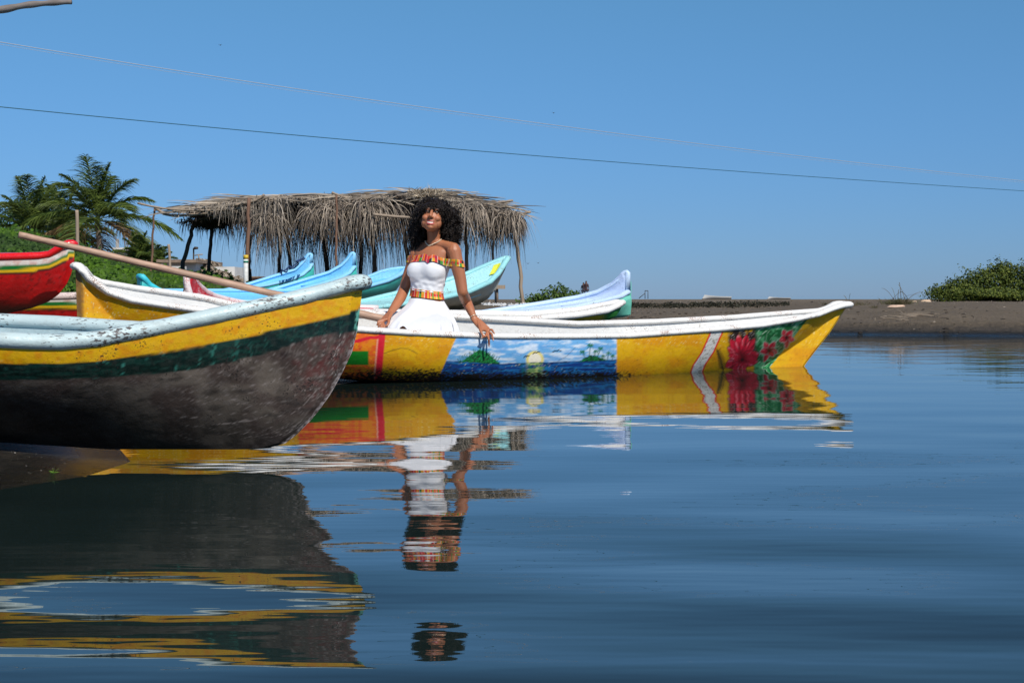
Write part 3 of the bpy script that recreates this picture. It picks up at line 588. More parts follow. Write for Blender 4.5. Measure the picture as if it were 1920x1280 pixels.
# --- the boats drawn up on the bank behind
def blue_mats(tag_, rail, inner, hull):
    return dict(hull=paint_mat(tag_ + '_hull_paint', tuple(hull), 0.5, 0.3, grime=0.3), inner=paint_mat(tag_ + '_inner_paint', tuple(inner), 0.55, 0.3, (0.12, 0.1, 0.08), grime=0.35), rail=paint_mat(tag_ + '_rail_paint', tuple(rail), 0.5, 0.35, (0.2, 0.2, 0.18), grime=0.25))
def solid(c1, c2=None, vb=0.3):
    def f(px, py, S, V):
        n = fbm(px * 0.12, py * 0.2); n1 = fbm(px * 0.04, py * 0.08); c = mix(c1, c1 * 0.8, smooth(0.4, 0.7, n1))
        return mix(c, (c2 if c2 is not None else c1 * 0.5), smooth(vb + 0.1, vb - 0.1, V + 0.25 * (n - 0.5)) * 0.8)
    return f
mBl = blue_mats('sky_blue', lin(140, 205, 242), lin(112, 192, 238), lin(60, 185, 180)); mBl['hull'] = paint_mat('teal_hull', None, 0.4, 0.05, grime=0.15)
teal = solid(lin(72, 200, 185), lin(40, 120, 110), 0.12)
GB = 'blue and teal canoes drawn up on the bank'
DH = (-0.75, -0.66)
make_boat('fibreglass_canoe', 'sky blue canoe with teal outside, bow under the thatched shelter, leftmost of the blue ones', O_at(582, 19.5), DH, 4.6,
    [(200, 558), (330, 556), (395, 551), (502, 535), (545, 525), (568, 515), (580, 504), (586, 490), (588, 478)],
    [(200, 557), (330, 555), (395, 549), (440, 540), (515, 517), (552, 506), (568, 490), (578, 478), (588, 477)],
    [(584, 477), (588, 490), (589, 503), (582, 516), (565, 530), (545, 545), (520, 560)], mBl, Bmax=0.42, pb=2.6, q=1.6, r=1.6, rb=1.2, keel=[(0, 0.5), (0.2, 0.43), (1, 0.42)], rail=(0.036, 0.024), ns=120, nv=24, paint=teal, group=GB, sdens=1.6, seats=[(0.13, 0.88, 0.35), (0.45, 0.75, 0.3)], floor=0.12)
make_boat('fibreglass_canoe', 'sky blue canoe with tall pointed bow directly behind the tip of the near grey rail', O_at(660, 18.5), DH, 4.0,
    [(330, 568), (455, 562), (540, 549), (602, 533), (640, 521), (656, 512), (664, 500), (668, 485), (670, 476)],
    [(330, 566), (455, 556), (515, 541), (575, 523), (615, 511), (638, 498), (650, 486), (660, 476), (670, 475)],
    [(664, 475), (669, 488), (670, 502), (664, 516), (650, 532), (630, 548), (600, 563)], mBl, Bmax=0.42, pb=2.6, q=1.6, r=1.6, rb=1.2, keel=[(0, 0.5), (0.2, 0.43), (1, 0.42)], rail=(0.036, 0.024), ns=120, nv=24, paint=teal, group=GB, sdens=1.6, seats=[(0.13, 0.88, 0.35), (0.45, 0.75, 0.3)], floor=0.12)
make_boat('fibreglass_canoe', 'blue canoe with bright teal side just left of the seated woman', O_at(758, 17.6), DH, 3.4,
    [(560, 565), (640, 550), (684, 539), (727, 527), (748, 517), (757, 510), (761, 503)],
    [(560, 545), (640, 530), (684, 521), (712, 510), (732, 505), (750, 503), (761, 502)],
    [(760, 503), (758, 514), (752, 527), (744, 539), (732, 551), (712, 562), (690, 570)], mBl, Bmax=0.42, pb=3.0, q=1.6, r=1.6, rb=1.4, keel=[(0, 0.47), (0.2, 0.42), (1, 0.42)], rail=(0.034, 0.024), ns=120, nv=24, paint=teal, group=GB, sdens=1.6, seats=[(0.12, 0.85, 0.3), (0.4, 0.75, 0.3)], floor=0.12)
mMint = blue_mats('mint', lin(150, 212, 214), lin(160, 214, 216), lin(190, 190, 175)); mMint['hull'] = paint_mat('weathered_white_hull', None, 0.55, 0.2, grime=0.35)
boatM = make_boat('fibreglass_canoe', 'pale mint canoe with weathered off-white hull behind the seated woman, yellow streak inside its bow', O_at(950, 16.6), (-0.78, -0.63), 3.4,
    [(560, 590), (679, 580), (745, 572), (830, 559), (881, 547), (920, 529), (936, 513), (947, 496), (953, 484)],
    [(560, 570), (679, 565), (741, 550), (800, 535), (830, 527), (872, 514), (924, 492), (940, 486), (953, 483)],
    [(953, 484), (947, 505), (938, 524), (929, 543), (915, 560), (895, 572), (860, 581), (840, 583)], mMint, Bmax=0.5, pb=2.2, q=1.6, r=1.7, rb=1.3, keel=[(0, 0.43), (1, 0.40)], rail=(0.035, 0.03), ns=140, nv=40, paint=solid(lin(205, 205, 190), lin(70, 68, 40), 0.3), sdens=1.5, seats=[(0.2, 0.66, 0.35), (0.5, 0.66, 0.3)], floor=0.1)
ss_ = np.linspace(0.004, 0.030, 16); rowsM = []
for vv_ in (0.60, 0.72, 0.84):
    r_ = []
    for q_ in ss_:
        a_ = float(boatM.A(q_, 1.0)); bb_ = float(boatM.B(q_, 1.0)) * (0.55 + 0.45 * vv_) - 0.045; z_ = float(np.interp(q_, boatM.s, boatM.sheer(boatM.s, -1)[2])); zk_ = float(boatM.zk(q_))
        a_ = float(boatM.A(q_, vv_)) + .05; bb_ = max(float(boatM.B(q_, vv_)) - 0.034, 0.006)
        r_.append([boatM.O[0] + boatM.D[0] * a_ - boatM.n[0] * bb_, boatM.O[1] + boatM.D[1] * a_ - boatM.n[1] * bb_, zk_ + .1 + (z_ - zk_ - .1) * (vv_ + .05)])
    rowsM.append(r_)
mk('painted_streak', np.array(rowsM), gridq(3, 16), paint_mat('yellow_streak', tuple(lin(215, 215, 40)), 0.6, 0.2), boatM.T)
mPer = blue_mats('periwinkle', lin(192, 214, 240), lin(186, 206, 238), lin(110, 205, 180)); mPer['hull'] = paint_mat('mint_green_hull', None, 0.45, 0.05, grime=0.2)
make_boat('fibreglass_canoe', 'pale periwinkle canoe with mint green outside, bow pointing up right of the woman', O_at(1180, 13.8), (-0.90, -0.43), 3.0,
    [(800, 594), (902, 590), (960, 588), (1020, 584), (1080, 577), (1138, 563), (1165, 556), (1178, 547), (1183, 530), (1184, 512)],
    [(800, 590), (902, 586), (950, 579), (1010, 570), (1080, 558), (1118, 548), (1147, 533), (1165, 517), (1175, 510), (1184, 510)],
    [(1177, 511), (1184, 530), (1184, 550), (1182, 590), (1172, 597), (1150, 603), (1120, 608)], mPer, Bmax=0.42, pb=2.8, q=1.6, r=1.7, rb=1.3, keel=[(0, 0.37), (1, 0.36)], rail=(0.032, 0.026), ns=140, nv=30, paint=solid(lin(120, 210, 185), lin(90, 170, 150), 0.1), sdens=1.6, seats=[(0.17, 0.8, 0.28), (0.5, 0.7, 0.25)], floor=0.08)
mI = dict(hull=paint_mat('yellow_green_hull', None, 0.5, 0.1, grime=0.2), inner=mB['inner'], rail=mB['rail'])
def paint_I(px, py, S, V):
    n = fbm(px * 0.12, py * 0.2); t = smooth(1120, 1140, px + 20 * (n - .5))
    c = mix(lin(235, 190, 30), lin(60, 150, 60), t); return mix(c, lin(230, 225, 215), smooth(0.85, 0.95, V + 0.3 * (n - 0.5)))
make_boat('wooden_canoe', 'white canoe with yellow and green edge lying just behind the painted flower canoe', O_at(1166, 12.75), (-0.85, -0.5), 3.6,
    [(700, 600), (850, 601), (990, 599), (1080, 592), (1138, 583), (1158, 574), (1167, 567)],
    [(700, 585), (850, 587), (990, 589), (1080, 581), (1138, 570), (1158, 566), (1167, 566)],
    [(1167, 568), (1163, 580), (1155, 590), (1140, 598), (1120, 604), (1090, 608)], mI, Bmax=0.34, pb=2.4, q=1.6, r=1.7, rb=1.3, keel=[(0, 0.33), (1, 0.26)], rail=(0.035, 0.028), ns=120, nv=30, paint=paint_I, sdens=1.5, seats=[(0.4, 0.7, 0.2)])
mG = dict(hull=paint_mat('white_red_hull', None, 0.5, 0.1, grime=0.2), inner=paint_mat('red_inner_worn', tuple(lin(200, 24, 40)), 0.5, 0.5, (0.7, 0.6, 0.58)), rail=paint_mat('white_worn_rail', tuple(lin(225, 215, 212)), 0.5, 0.6, (0.4, 0.06, 0.05)))
make_boat('wooden_canoe', 'small white canoe with red inside whose tip shows over the yellow stern rail', O_at(350, 11.9), (0.62, 0.78), 2.3,
    [(338, 521), (346, 522), (350, 532), (356, 552), (366, 566), (380, 572), (470, 582), (900, 588)],
    [(338, 519), (350, 519), (358, 522), (372, 538), (384, 548), (400, 556), (430, 564), (470, 572), (900, 582)],
    [(350, 520), (345, 535), (342, 550), (344, 570), (350, 585), (365, 600)], mG, Bmax=0.36, pb=2.3, q=1.6, r=1.6, rb=1.3, keel=[(0, 0.36), (1, 0.34)], rail=(0.03, 0.03), ns=80, nv=20, paint=solid(lin(215, 200, 198), lin(160, 20, 30), 0.3), sdens=1.6)
make_boat('fibreglass_canoe', 'turquoise canoe tip poking up in front of the green vine bank', O_at(267, 13.5), (0.25, 0.97), 1.7,
    [(255, 518), (267, 519), (274, 525), (285, 535), (300, 544), (340, 560), (700, 568)],
    [(250, 518), (262, 519), (268, 524), (276, 540), (300, 560), (700, 568)],
    [(267, 519), (265, 530), (264, 545), (268, 560), (275, 575)], blue_mats('turquoise', lin(60, 200, 215), lin(70, 180, 215), lin(50, 190, 190)), Bmax=0.34, pb=2.2, q=1.6, r=1.6, rb=1.3, keel=[(0, 0.42), (1, 0.4)], rail=(0.03, 0.03), ns=80, nv=20, sdens=1.6, group=GB)

# tangled rope on the first blue bow
rr_ = np.random.default_rng(6); q_ = [P(525 + 4.6 * k_ + rr_.uniform(-3, 3), 514 - 2.6 * k_ + rr_.uniform(-5, 5) - (3 if k_ % 2 else 0), 18.9 + 0.2 * math.sin(k_ * 2.1)) for k_ in range(11)]
mb = MB(); mb.tube(spline(np.array(q_), 90), 0.009, 6); mb.tube(spline(np.array(q_)[::-1] + rr_.uniform(-.03, .03, (11, 3)), 70), 0.009, 6)
setp(mb.build('rope', flat_mat('dark_blue_rope', (0.02, 0.05, 0.14), 0.8, 0.3, 60), origin=q_[5]), 'dark blue rope tangled on the bow of the leftmost sky blue canoe', 'rope')
# --- long wooden pole lying from the red bow into the flower boat
pp = np.array([P(35, 440, 9.35), P(135, 463, 9.5), P(300, 502, 9.65), P(510, 550, 9.85), P(640, 580, 10.0), P(722, 599, 10.05)]); pp = spline(pp, 40)
mb = MB(); mb.tube(pp, np.linspace(0.021, 0.028, 40) * (1 + 0.05 * np.sin(np.arange(40) * 1.3)), 12)
polem = flat_mat('smooth_bare_pole_wood', (0.40, 0.25, 0.17), 0.6, 0.35, 9, 0.003, stretch=(0.3, 3, 3))
setp(mb.build('wooden_pole', polem, origin=pp[20]), 'long smooth bare wooden pole lying from the red bow across the yellow canoe', 'pole')

# ---------------------------------------------------------------- leaves and strips
def strips(mb, start, d, L, wd, droop, nseg, col, wdir=None, tip=0.15):
    """many narrow leaf blades: start (n,3), direction d (n,3), length, width, droop, colours (n,3)"""
    n = len(start)
    if n == 0: return
    d = d / (np.linalg.norm(d, axis=1)[:, None] + 1e-9); L = (np.zeros(n) + L)[:, None, None]; droop = (np.zeros(n) + droop)[:, None, None]
    t = np.linspace(0, 1, nseg + 1)[None, :, None]
    c = start[:, None] + d[:, None] * L * t * (1 - 0.25 * np.minimum(droop, 1.5) * t) + np.array([0, 0, -1.0]) * droop * L * t * t
    if wdir is None:
        wdir = np.cross(d, rng.normal(size=(n, 3)))
    wdir = wdir / (np.linalg.norm(wdir, axis=1)[:, None] + 1e-9)
    wt_ = (np.zeros(n) + wd)[:, None, None] * (1 - (1 - tip) * t ** 1.5) * 0.5
    A = c - wdir[:, None] * wt_; B = c + wdir[:, None] * wt_
    V = np.stack([A, B], 2).reshape(n, -1, 3); k = 2 * (nseg + 1)
    q = np.array([[2 * i, 2 * i + 1, 2 * i + 3, 2 * i + 2] for i in range(nseg)])
    Q = (np.arange(n)[:, None, None] * k + q[None]).reshape(-1, 4)
    mb.V.append(V.reshape(-1, 3)); mb.Q.append(Q + mb.n); mb.n += n * k; mb.C.append(np.repeat(col, k, 0))
def leaves(mb, pts, nrm, size, col, asp=0.55):
    """one small folded leaf per point"""
    n = len(pts); u = np.cross(nrm, rng.normal(size=(n, 3))); u /= np.linalg.norm(u, axis=1)[:, None] + 1e-9
    nn = nrm / (np.linalg.norm(nrm, axis=1)[:, None] + 1e-9); v = np.cross(nn, u); s_ = (np.zeros(n) + size)[:, None]
    V = np.stack([pts - u * s_, pts - v * s_ * asp + nn * s_ * 0.15, pts + u * s_, pts + v * s_ * asp + nn * s_ * 0.15], 1)
    mb.V.append(V.reshape(-1, 3)); mb.Q.append(np.arange(n * 4).reshape(n, 4) + mb.n); mb.n += 4 * n; mb.C.append(np.repeat(col, 4, 0))
def rcol(n, a, b, k=1.0):
    t = rng.random((n, 1)) ** k; return np.array(a) * (1 - t) + np.array(b) * t * 1.0
def sph(n):
    v = rng.normal(size=(n, 3)); return v / np.linalg.norm(v, axis=1)[:, None]

# ---------------------------------------------------------------- palms
def palm(label, px, py, Yd, rpx, nf, seed, trunk_px=None, lo=-0.5, dead=6, group='palm trees beyond the vine bank', dens=52, cat='tree', name='palm_tree', spread=1.0, lw=0.042):
    global rng
    rng = np.random.default_rng(seed); c0 = P(px, py, Yd); sc1 = Yd / F; RL = rpx * sc1
    gz = float(ground_z(np.array([c0[0]]), np.array([Yd]))[0])
    T = thing(name, label, cat, (c0[0], Yd, gz), group)
    mb = MB(); base = np.array([c0[0] + 0.15, Yd, gz]); pth = spline([base, (base + c0) / 2 + np.array([0.08, 0, 0]), c0], 14)
    mb.tube(pth, np.linspace(0.17, 0.11, 14) * (1 + 0.06 * np.sin(np.arange(14) * 2.2)), 10); mb.build('trunk', M['bark'], T)
    mb = MB()
    for f in range(nf):
        az = 2 * np.pi * (f * 0.381966 + rng.random() * 0.06); el = lo + (1.5 - lo) * (1 - ((f + 0.3) / nf) ** 1.15); L = RL * 1.18 * (0.85 + 0.3 * rng.random())
        h = np.array([math.cos(az), math.sin(az), 0]); d = h * math.cos(el) * spread + np.array([0, 0, math.sin(el)]); d /= np.linalg.norm(d)
        n = dens; t = np.linspace(0.0, 1, n)[:, None]; dr = 0.14 + 0.42 * math.cos(el)
        cc = c0 + d * L * t + np.array([0, 0, -1.0]) * L * dr * t ** 2.2 + h * L * 0.1 * t * t
        tg = np.gradient(cc, axis=0); tg /= np.linalg.norm(tg, axis=1)[:, None]
        V, Q = tube(cc, np.linspace(0.022, 0.006, n) * max(RL / 2.5, 0.5), 4, caps=False); dry = f >= nf - dead
        mb.add(V, Q, (0.30, 0.20, 0.09) if dry else (0.16, 0.20, 0.05))
        sd_ = np.cross(tg, [0, 0, 1.0]); sd_ /= np.linalg.norm(sd_, axis=1)[:, None] + 1e-9
        up = np.cross(sd_, tg)
        tt = t[:, 0]; m_ = tt > 0.12
        ll = L * (0.36 * np.sin(np.pi * np.clip(tt * 0.82 + 0.14, 0, 1)) + 0.04)
        for sg in (-1, 1):
            for rep_ in range(2):
                off = rng.random((n, 1)) * L / n * tg
                dd = sd_ * sg * 0.85 + tg * 0.65 + up * (0.12 + 0.25 * rng.random((n, 1))) + rng.normal(size=(n, 3)) * 0.10
                cg = rcol(n, (0.030, 0.060, 0.010), (0.15, 0.20, 0.032)) if not dry else rcol(n, (0.22, 0.12, 0.05), (0.35, 0.24, 0.10))
                strips(mb, (cc + off)[m_], dd[m_], ll[m_] * rng.uniform(0.8, 1.15, m_.sum()), lw * RL / 2.5, 0.30 + 0.25 * rng.random(m_.sum()), 3, cg[m_], wdir=(up + 0.5 * rng.normal(size=(n, 3)))[m_], tip=0.1)
    mb.build('crown', M['palmleaf'], T, smooth_=False, colors=True)
palm('tall coconut palm in front, nearest to the thatched shelter', 182, 412, 66, 118, 21, 3, dead=4)
palm('coconut palm at the left edge, leaning crown behind the pole end', 60, 438, 68, 108, 22, 11, dead=3)
palm('short young palm between the two larger coconut palms', 122, 440, 70, 92, 16, 5, dead=2)
palm('low bushy palm right of the tall coconut palm', 262, 492, 60, 52, 20, 8, dead=0, lo=-0.1, lw=0.09)
palm('small low palm beside the white wall', 298, 496, 62, 38, 16, 9, dead=0, lo=0.0, lw=0.09)

def bush(name, label, cat, blobs, n, size, c1, c2, base, seed, group=None, kind=None, stems=True, mat='leaf', pert=0.35):
    """blobs: (centre xyz, radii xyz)"""
    global rng
    rng = np.random.default_rng(seed); T = thing(name, label, cat, base, group) if kind is None else None
    if T is not None and stems:
        mb = MB()
        for (c, r) in blobs:
            for k in range(5):
                e = np.array(c) + sph(1)[0] * np.array(r) * 0.7; b0 = np.array(base) + np.array([(c[0] - base[0]) * 0.7 + rng.normal() * 0.05, (c[1] - base[1]) * 0.7, -0.05])
                mb.tube(spline([b0, (b0 + e) / 2 + rng.normal(size=3) * 0.06, e], 6), np.linspace(0.022, 0.006, 6), 5)
        mb.build('stem', M['bark'], T)
    mb = MB(); wts = np.array([r[0] * r[1] + r[0] * r[2] for c, r in blobs]); wts = wts / wts.sum()
    for (c, r), w_ in zip(blobs, wts):
        k = int(n * w_); d = sph(k); rad = 1 - np.abs(rng.normal(size=(k, 1))) * 0.28
        cl = fbm(d[:, 0] * 3 + d[:, 2] * 2 + c[0] * 3, d[:, 1] * 3 + d[:, 2] * 3 + c[2] * 5, 3)[:, None]   # uneven outline
        p = np.array(c) + d * np.array(r) * rad * (1 + pert * (cl - 0.45) * 2)
        col = rcol(k, c1, c2) * (0.75 + 0.5 * rng.random((k, 1)))
        gz = ground_z(p[:, 0], p[:, 1]); keep = p[:, 2] > gz - 0.02
        leaves(mb, p[keep], (d + rng.normal(size=(k, 3)) * 0.55 + np.array([0, 0, 0.35]))[keep], size * rng.uniform(0.6, 1.2, keep.sum()), col[keep])
    if T is not None: mb.build('foliage', M[mat], T, smooth_=False, colors=True); return T
    o = mb.build(name, M[mat], None, smooth_=False, colors=True, origin=base); return setp(o, label, cat, kind=kind)

# leafy tree behind the left palms
cT = P(88, 368, 85)
bush('broadleaf_tree', 'small dark broadleaf tree behind the left coconut palm', 'tree', [(tuple(cT), (1.0, 0.8, 0.7)), (tuple(P(50, 395, 85)), (1.2, 0.9, 0.9)), (tuple(P(10, 420, 85)), (1.6, 1.0, 1.2)), (tuple(P(100, 420, 85)), (1.4, 1, 1.3))], 5000, 0.11, (0.02, 0.045, 0.01), (0.05, 0.09, 0.02), (cT[0], 85, 0.3), 21)

# vine covered bank
top = [(-260, 430), (0, 443), (50, 448), (95, 461), (150, 478), (200, 500), (250, 512), (330, 521), (400, 527), (440, 541), (475, 556)]
rng = np.random.default_rng(4)
n = 52000; pxs = rng.uniform(-200, 476, n); tv = rng.random(n) ** 0.8; Ys = 21 + 9 * tv
yt = ip(pxs, top); xw = (pxs - 960) / F * Ys
ztop = CH - (yt - HZ) / F * 30.0; gz = ground_z(xw, Ys)
hh = gz + (ztop - gz) * np.sin(tv * np.pi / 2) ** 0.8 + 0.16 * (fbm(xw * 1.1, Ys * 1.1) - 0.5) * smooth(0, 0.3, tv) + np.abs(rng.normal(size=n)) * 0.05 * (1 + 1.5 * (rng.random(n) > 0.97))
mb = MB(); nr = np.stack([rng.normal(size=n) * 0.5, -0.7 + rng.normal(size=n) * 0.4, 0.9 + rng.normal(size=n) * 0.3], 1)
patch = smooth(0.4, 0.65, fbm(xw * 0.8 + 3, Ys * 0.8))[:, None]
colv = (rcol(n, (0.030, 0.080, 0.006), (0.095, 0.19, 0.012)) * (1 - patch) + rcol(n, (0.022, 0.050, 0.010), (0.05, 0.10, 0.016)) * patch)
leaves(mb, np.stack([xw, Ys, hh], 1), nr, rng.uniform(0.03, 0.065, n), colv, 0.7)
gxx = np.linspace(-220, 470, 60); gt = np.linspace(0, 1.25, 24); GP, GT = np.meshgrid(gxx, gt, indexing='ij'); GY = 21 + 9 * GT; GX = (GP - 960) / F * GY
GZ0 = ground_z(GX, GY); GZ1 = GZ0 + (CH - (ip(GP, top) - HZ) / F * 30 - GZ0) * np.sin(np.minimum(GT, 1) * np.pi / 2) ** 0.8 - 0.06 + 0.16 * (fbm(GX * 1.1, GY * 1.1) - 0.5)
mb.add(np.stack([GX, GY, GZ1], -1), gridq(60, 24), (0.02, 0.04, 0.01))
setp(mb.build('vine_cover', M['leaf'], None, smooth_=False, colors=True, origin=P(200, 560, 24)), 'dense green vines covering the low bank at the left', 'vines', kind='stuff')

# ---------------------------------------------------------------- houses behind
wallm = flat_mat('white_plaster', (0.62, 0.60, 0.56), 0.9, 0.18, 3, 0.01); roofm = flat_mat('grey_thatch_roof', (0.26, 0.20, 0.145), 0.95, 0.45, 9, 0.05, stretch=(1, 1, 0.4))
tilem = flat_mat('weathered_brown_sheet', (0.24, 0.17, 0.12), 0.9, 0.3, 6, 0.02); brick = newmat('red_brick')
m, nt, b = brick; bt = nd(nt, 'ShaderNodeTexBrick'); bt.inputs['Scale'].default_value = 5; bt.inputs['Color1'].default_value = (0.32, 0.10, 0.05, 1); bt.inputs['Color2'].default_value = (0.4, 0.15, 0.08, 1); bt.inputs['Mortar'].default_value = (0.3, 0.28, 0.25, 1)
mp = nd(nt, 'ShaderNodeMapping'); mp.inputs['Rotation'].default_value = (R(90), 0, 0); nt.links.new(coord(nt), mp.inputs[0]); nt.links.new(mp.outputs[0], bt.inputs[0]); nt.links.new(bt.outputs[0], b.inputs['Base Color']); b.inputs['Roughness'].default_value = 0.9
darkm = flat_mat('dark_opening', (0.02, 0.02, 0.022), 0.7, 0.1)
def pbox(mb, x0, y0, x1, y1, Y0, dep):
    a = P(x0, y0, Y0); c = P(x1, y1, Y0); mb.box(((a[0] + c[0]) / 2, Y0 + dep / 2, (a[2] + c[2]) / 2), (abs(c[0] - a[0]), dep, abs(a[2] - c[2])))
def gz1(x, y): return float(ground_z(np.array([x]), np.array([y]))[0])
bx = P(350, 560, 42); T = thing('beach_hut', 'low beach hut with drooping grey thatched roof and white wall beyond the vine bank', 'hut', (bx[0], 44, gz1(bx[0], 44)))
mb = MB(); pbox(mb, 303, 493, 367, 566, 42, 3.2); pbox(mb, 367, 500, 440, 566, 43.0, 2.2); mb.build('wall', wallm, T, False)
mb = MB(); pbox(mb, 330, 505, 344, 525, 41.97, 0.05); mb.build('window', darkm, T, False)
# hipped roof: ridge, eaves
rr = [P(368, 487, 43.5), P(392, 489, 43.5), P(428, 505, 43), P(466, 532, 42.2)]; V = []
prof = [(368, 487), (392, 488), (404, 494), (420, 503), (440, 516), (456, 527), (466, 533)]
cols_ = []
for (x, y) in prof:
    rowc = []
    for tt in np.linspace(0, 1, 9):
        yy = y + (533 - y) * tt ** 1.2 + 1.4 * math.sin(x * 0.9 + tt * 9); rowc.append(P(x + 4 * tt * (x - 400) / 60, yy, 43.6 - 1.9 * tt))
    cols_.append(rowc)
cols_ = np.array(cols_); mb = MB(); mb.add(cols_, gridq(7, 9), (0.24, 0.19, 0.14)); bk = cols_.copy(); bk[:, :, 1] = 2 * 43.6 - bk[:, :, 1] ; mb.add(bk, gridq(7, 9), (0.24, 0.19, 0.14))
nS = 1500; rng = np.random.default_rng(5); ii = rng.integers(0, 6, nS); jj = rng.integers(0, 8, nS); st_ = cols_[ii, jj] + (cols_[ii + 1, jj] - cols_[ii, jj]) * rng.random((nS, 1)) + np.array([0, -0.03, 0.03])
strips(mb, st_, np.array([0.25, -0.6, -0.5]) + rng.normal(size=(nS, 3)) * 0.25, 0.35, 0.05, 0.3, 2, rcol(nS, (.2, .15, .1), (.4, .33, .25)))
mb.build('roof', M['straw'], T, False, colors=True)
mb = MB(); a_, b_ = P(298, 491, 41.8), P(372, 487, 41.8); mb.box(((a_[0] + b_[0]) / 2, 43.4, a_[2] + 0.02), (b_[0] - a_[0], 3.8, 0.09)); mb.build('eave', tilem, T, False)
bx = P(432, 520, 52); T = thing('beach_hut', 'small tan hut top peeking out right behind the thatched roof', 'hut', (bx[0], 53, gz1(bx[0], 53)))
mb = MB(); pbox(mb, 426, 508, 446, 560, 52, 2); mb.build('wall', flat_mat('tan_wall', (0.38, 0.30, 0.2), 0.9), T, False)
mb = MB(); pbox(mb, 423, 502, 449, 508, 51.8, 2.4); mb.build('roof', tilem, T, False)
bx = P(478, 530, 50); T = thing('brick_hut', 'little unplastered red brick box beside the sky blue canoe', 'hut', (bx[0], 51, gz1(bx[0], 51)))
mb = MB(); pbox(mb, 470, 520, 486, 560, 50, 1.6); mb.build('wall', brick[0], T, False)
mb = MB(); pbox(mb, 469, 518, 487, 520.5, 49.9, 1.8); mb.build('roof', tilem, T, False)
a_ = P(206, 490, 38); b_ = P(345, 560, 38); mb = MB(); pbox(mb, 206, 495, 300, 562, 38, 0.3); pbox(mb, 300, 499, 345, 562, 38.02, 0.3)
setp(mb.build('garden_wall', wallm, None, False, origin=(a_[0], 38, gz1(a_[0], 38))), 'low white plastered wall above the green vines', 'wall')
bx = P(238, 520, 75); T = thing('white_house', 'white house with chimney glimpsed between the palms', 'house', (bx[0], 77, gz1(bx[0], 77)))
mb = MB(); pbox(mb, 214, 470, 256, 566, 75, 4); mb.build('wall', wallm, T, False)
mb = MB(); pbox(mb, 211, 464, 259, 470, 74.7, 4.6); mb.build('roof', wallm, T, False)
mb = MB(); pbox(mb, 217, 448, 222, 464, 75.5, 0.15); mb.build('chimney', flat_mat('grey_cement', (0.4, 0.38, 0.35), 0.9), T, False)
mb = MB(); pbox(mb, 240, 476, 250, 490, 74.95, 0.06); mb.build('window', darkm, T, False)

def pole(name, label, pts, Yd, rad, mat, cat='post', group=None, k=8):
    p3 = [P(x, y, Yd) for x, y in pts]; g_ = gz1(p3[-1][0], Yd); p3[-1][2] = g_ - 0.1; mb = MB()
    mb.tube(spline(p3, 12), rad, k); return setp(mb.build(name, mat, origin=(p3[-1][0], Yd, g_)), label, cat, group)
pole('wooden_post', 'thin pale post standing in front of the coconut palms', [(144, 394), (145, 430), (146, 470)], 36, 0.045, M['palewood'])
pole('wooden_post', 'slim grey post at the right end of the white wall', [(316, 458), (318, 480), (321, 520)], 37, 0.035, M['palewood'])
T = thing('street_lamp', 'dark street lamp with short bent arm above the thatched hut', 'lamp', (P(363, 0, 55)[0], 55, 0.4)); mb = MB()
mb.tube([P(363, 466, 55), P(363, 480, 55), P(363, 560, 55)], 0.03, 6); mb.build('pole', M['darkwood'], T)
mb = MB(); mb.tube([P(362.5, 467, 55), P(366, 465, 54.9), P(370, 465, 54.8)], [0.03, 0.06, 0.05], 6); mb.build('lamp_head', M['darkwood'], T)
T = thing('antenna', 'crooked wooden roof antenna on the thatched hut', 'antenna', tuple(P(373, 487, 43.4))); mb = MB()
mb.tube([P(374, 488, 43.4), P(372, 477, 43.4)], 0.02, 5); mb.build('pole', M['palewood'], T)
mb = MB(); mb.tube([P(365, 479, 43.4), P(372, 477.5, 43.4), P(380, 477, 43.4)], 0.018, 5); mb.build('crossbar', M['palewood'], T)

# ---------------------------------------------------------------- thatched shelter
YF, YB = 26.0, 28.6
T = thing('thatched_shelter', 'open beach shelter of crooked poles roofed with dry grey palm fronds', 'shelter', (P(640, 0, 27)[0], 27, gz1(P(640, 0, 27)[0], 27)))
posts = [([(290, 391), (286, 440), (282, 522)], YF, 4.2, 'brownwood'), ([(467, 371), (464, 450), (461, 535)], YF - .75, 7.5, 'brownwood'), ([(631, 366), (631, 430), (629, 508)], YF - .75, 4.6, 'brownwood'),
         ([(966, 408), (968, 450), (975, 510), (981, 573)], YF + .2, 7.0, 'palewood'), ([(929, 428), (924, 470), (927, 520), (930, 566)], YF + 1, 4.5, 'palewood'),
         ([(366, 415), (352, 460), (341, 505)], YF + .8, 8, 'darkwood'), ([(398, 412), (395, 460), (391, 510)], YB, 7, 'darkwood'), ([(470, 440), (467, 490), (469, 530)], YB, 7, 'darkwood'),
         ([(522, 400), (524, 450), (524, 515)], YB, 6.5, 'darkwood'), ([(536, 400), (540, 450), (545, 512)], YF + 1, 6.5, 'darkwood'), ([(601, 400), (607, 450), (614, 508)], YB, 8.5, 'darkwood'),
         ([(676, 400), (677, 450), (676, 515)], YB, 7.5, 'darkwood'), ([(694, 400), (699, 450), (703, 515)], YF + 1, 8.5, 'darkwood'), ([(752, 400), (760, 450), (768, 520)], YB, 8, 'darkwood'),
         ([(871, 405), (873, 450), (876, 515)], YB - .5, 7, 'palewood')]
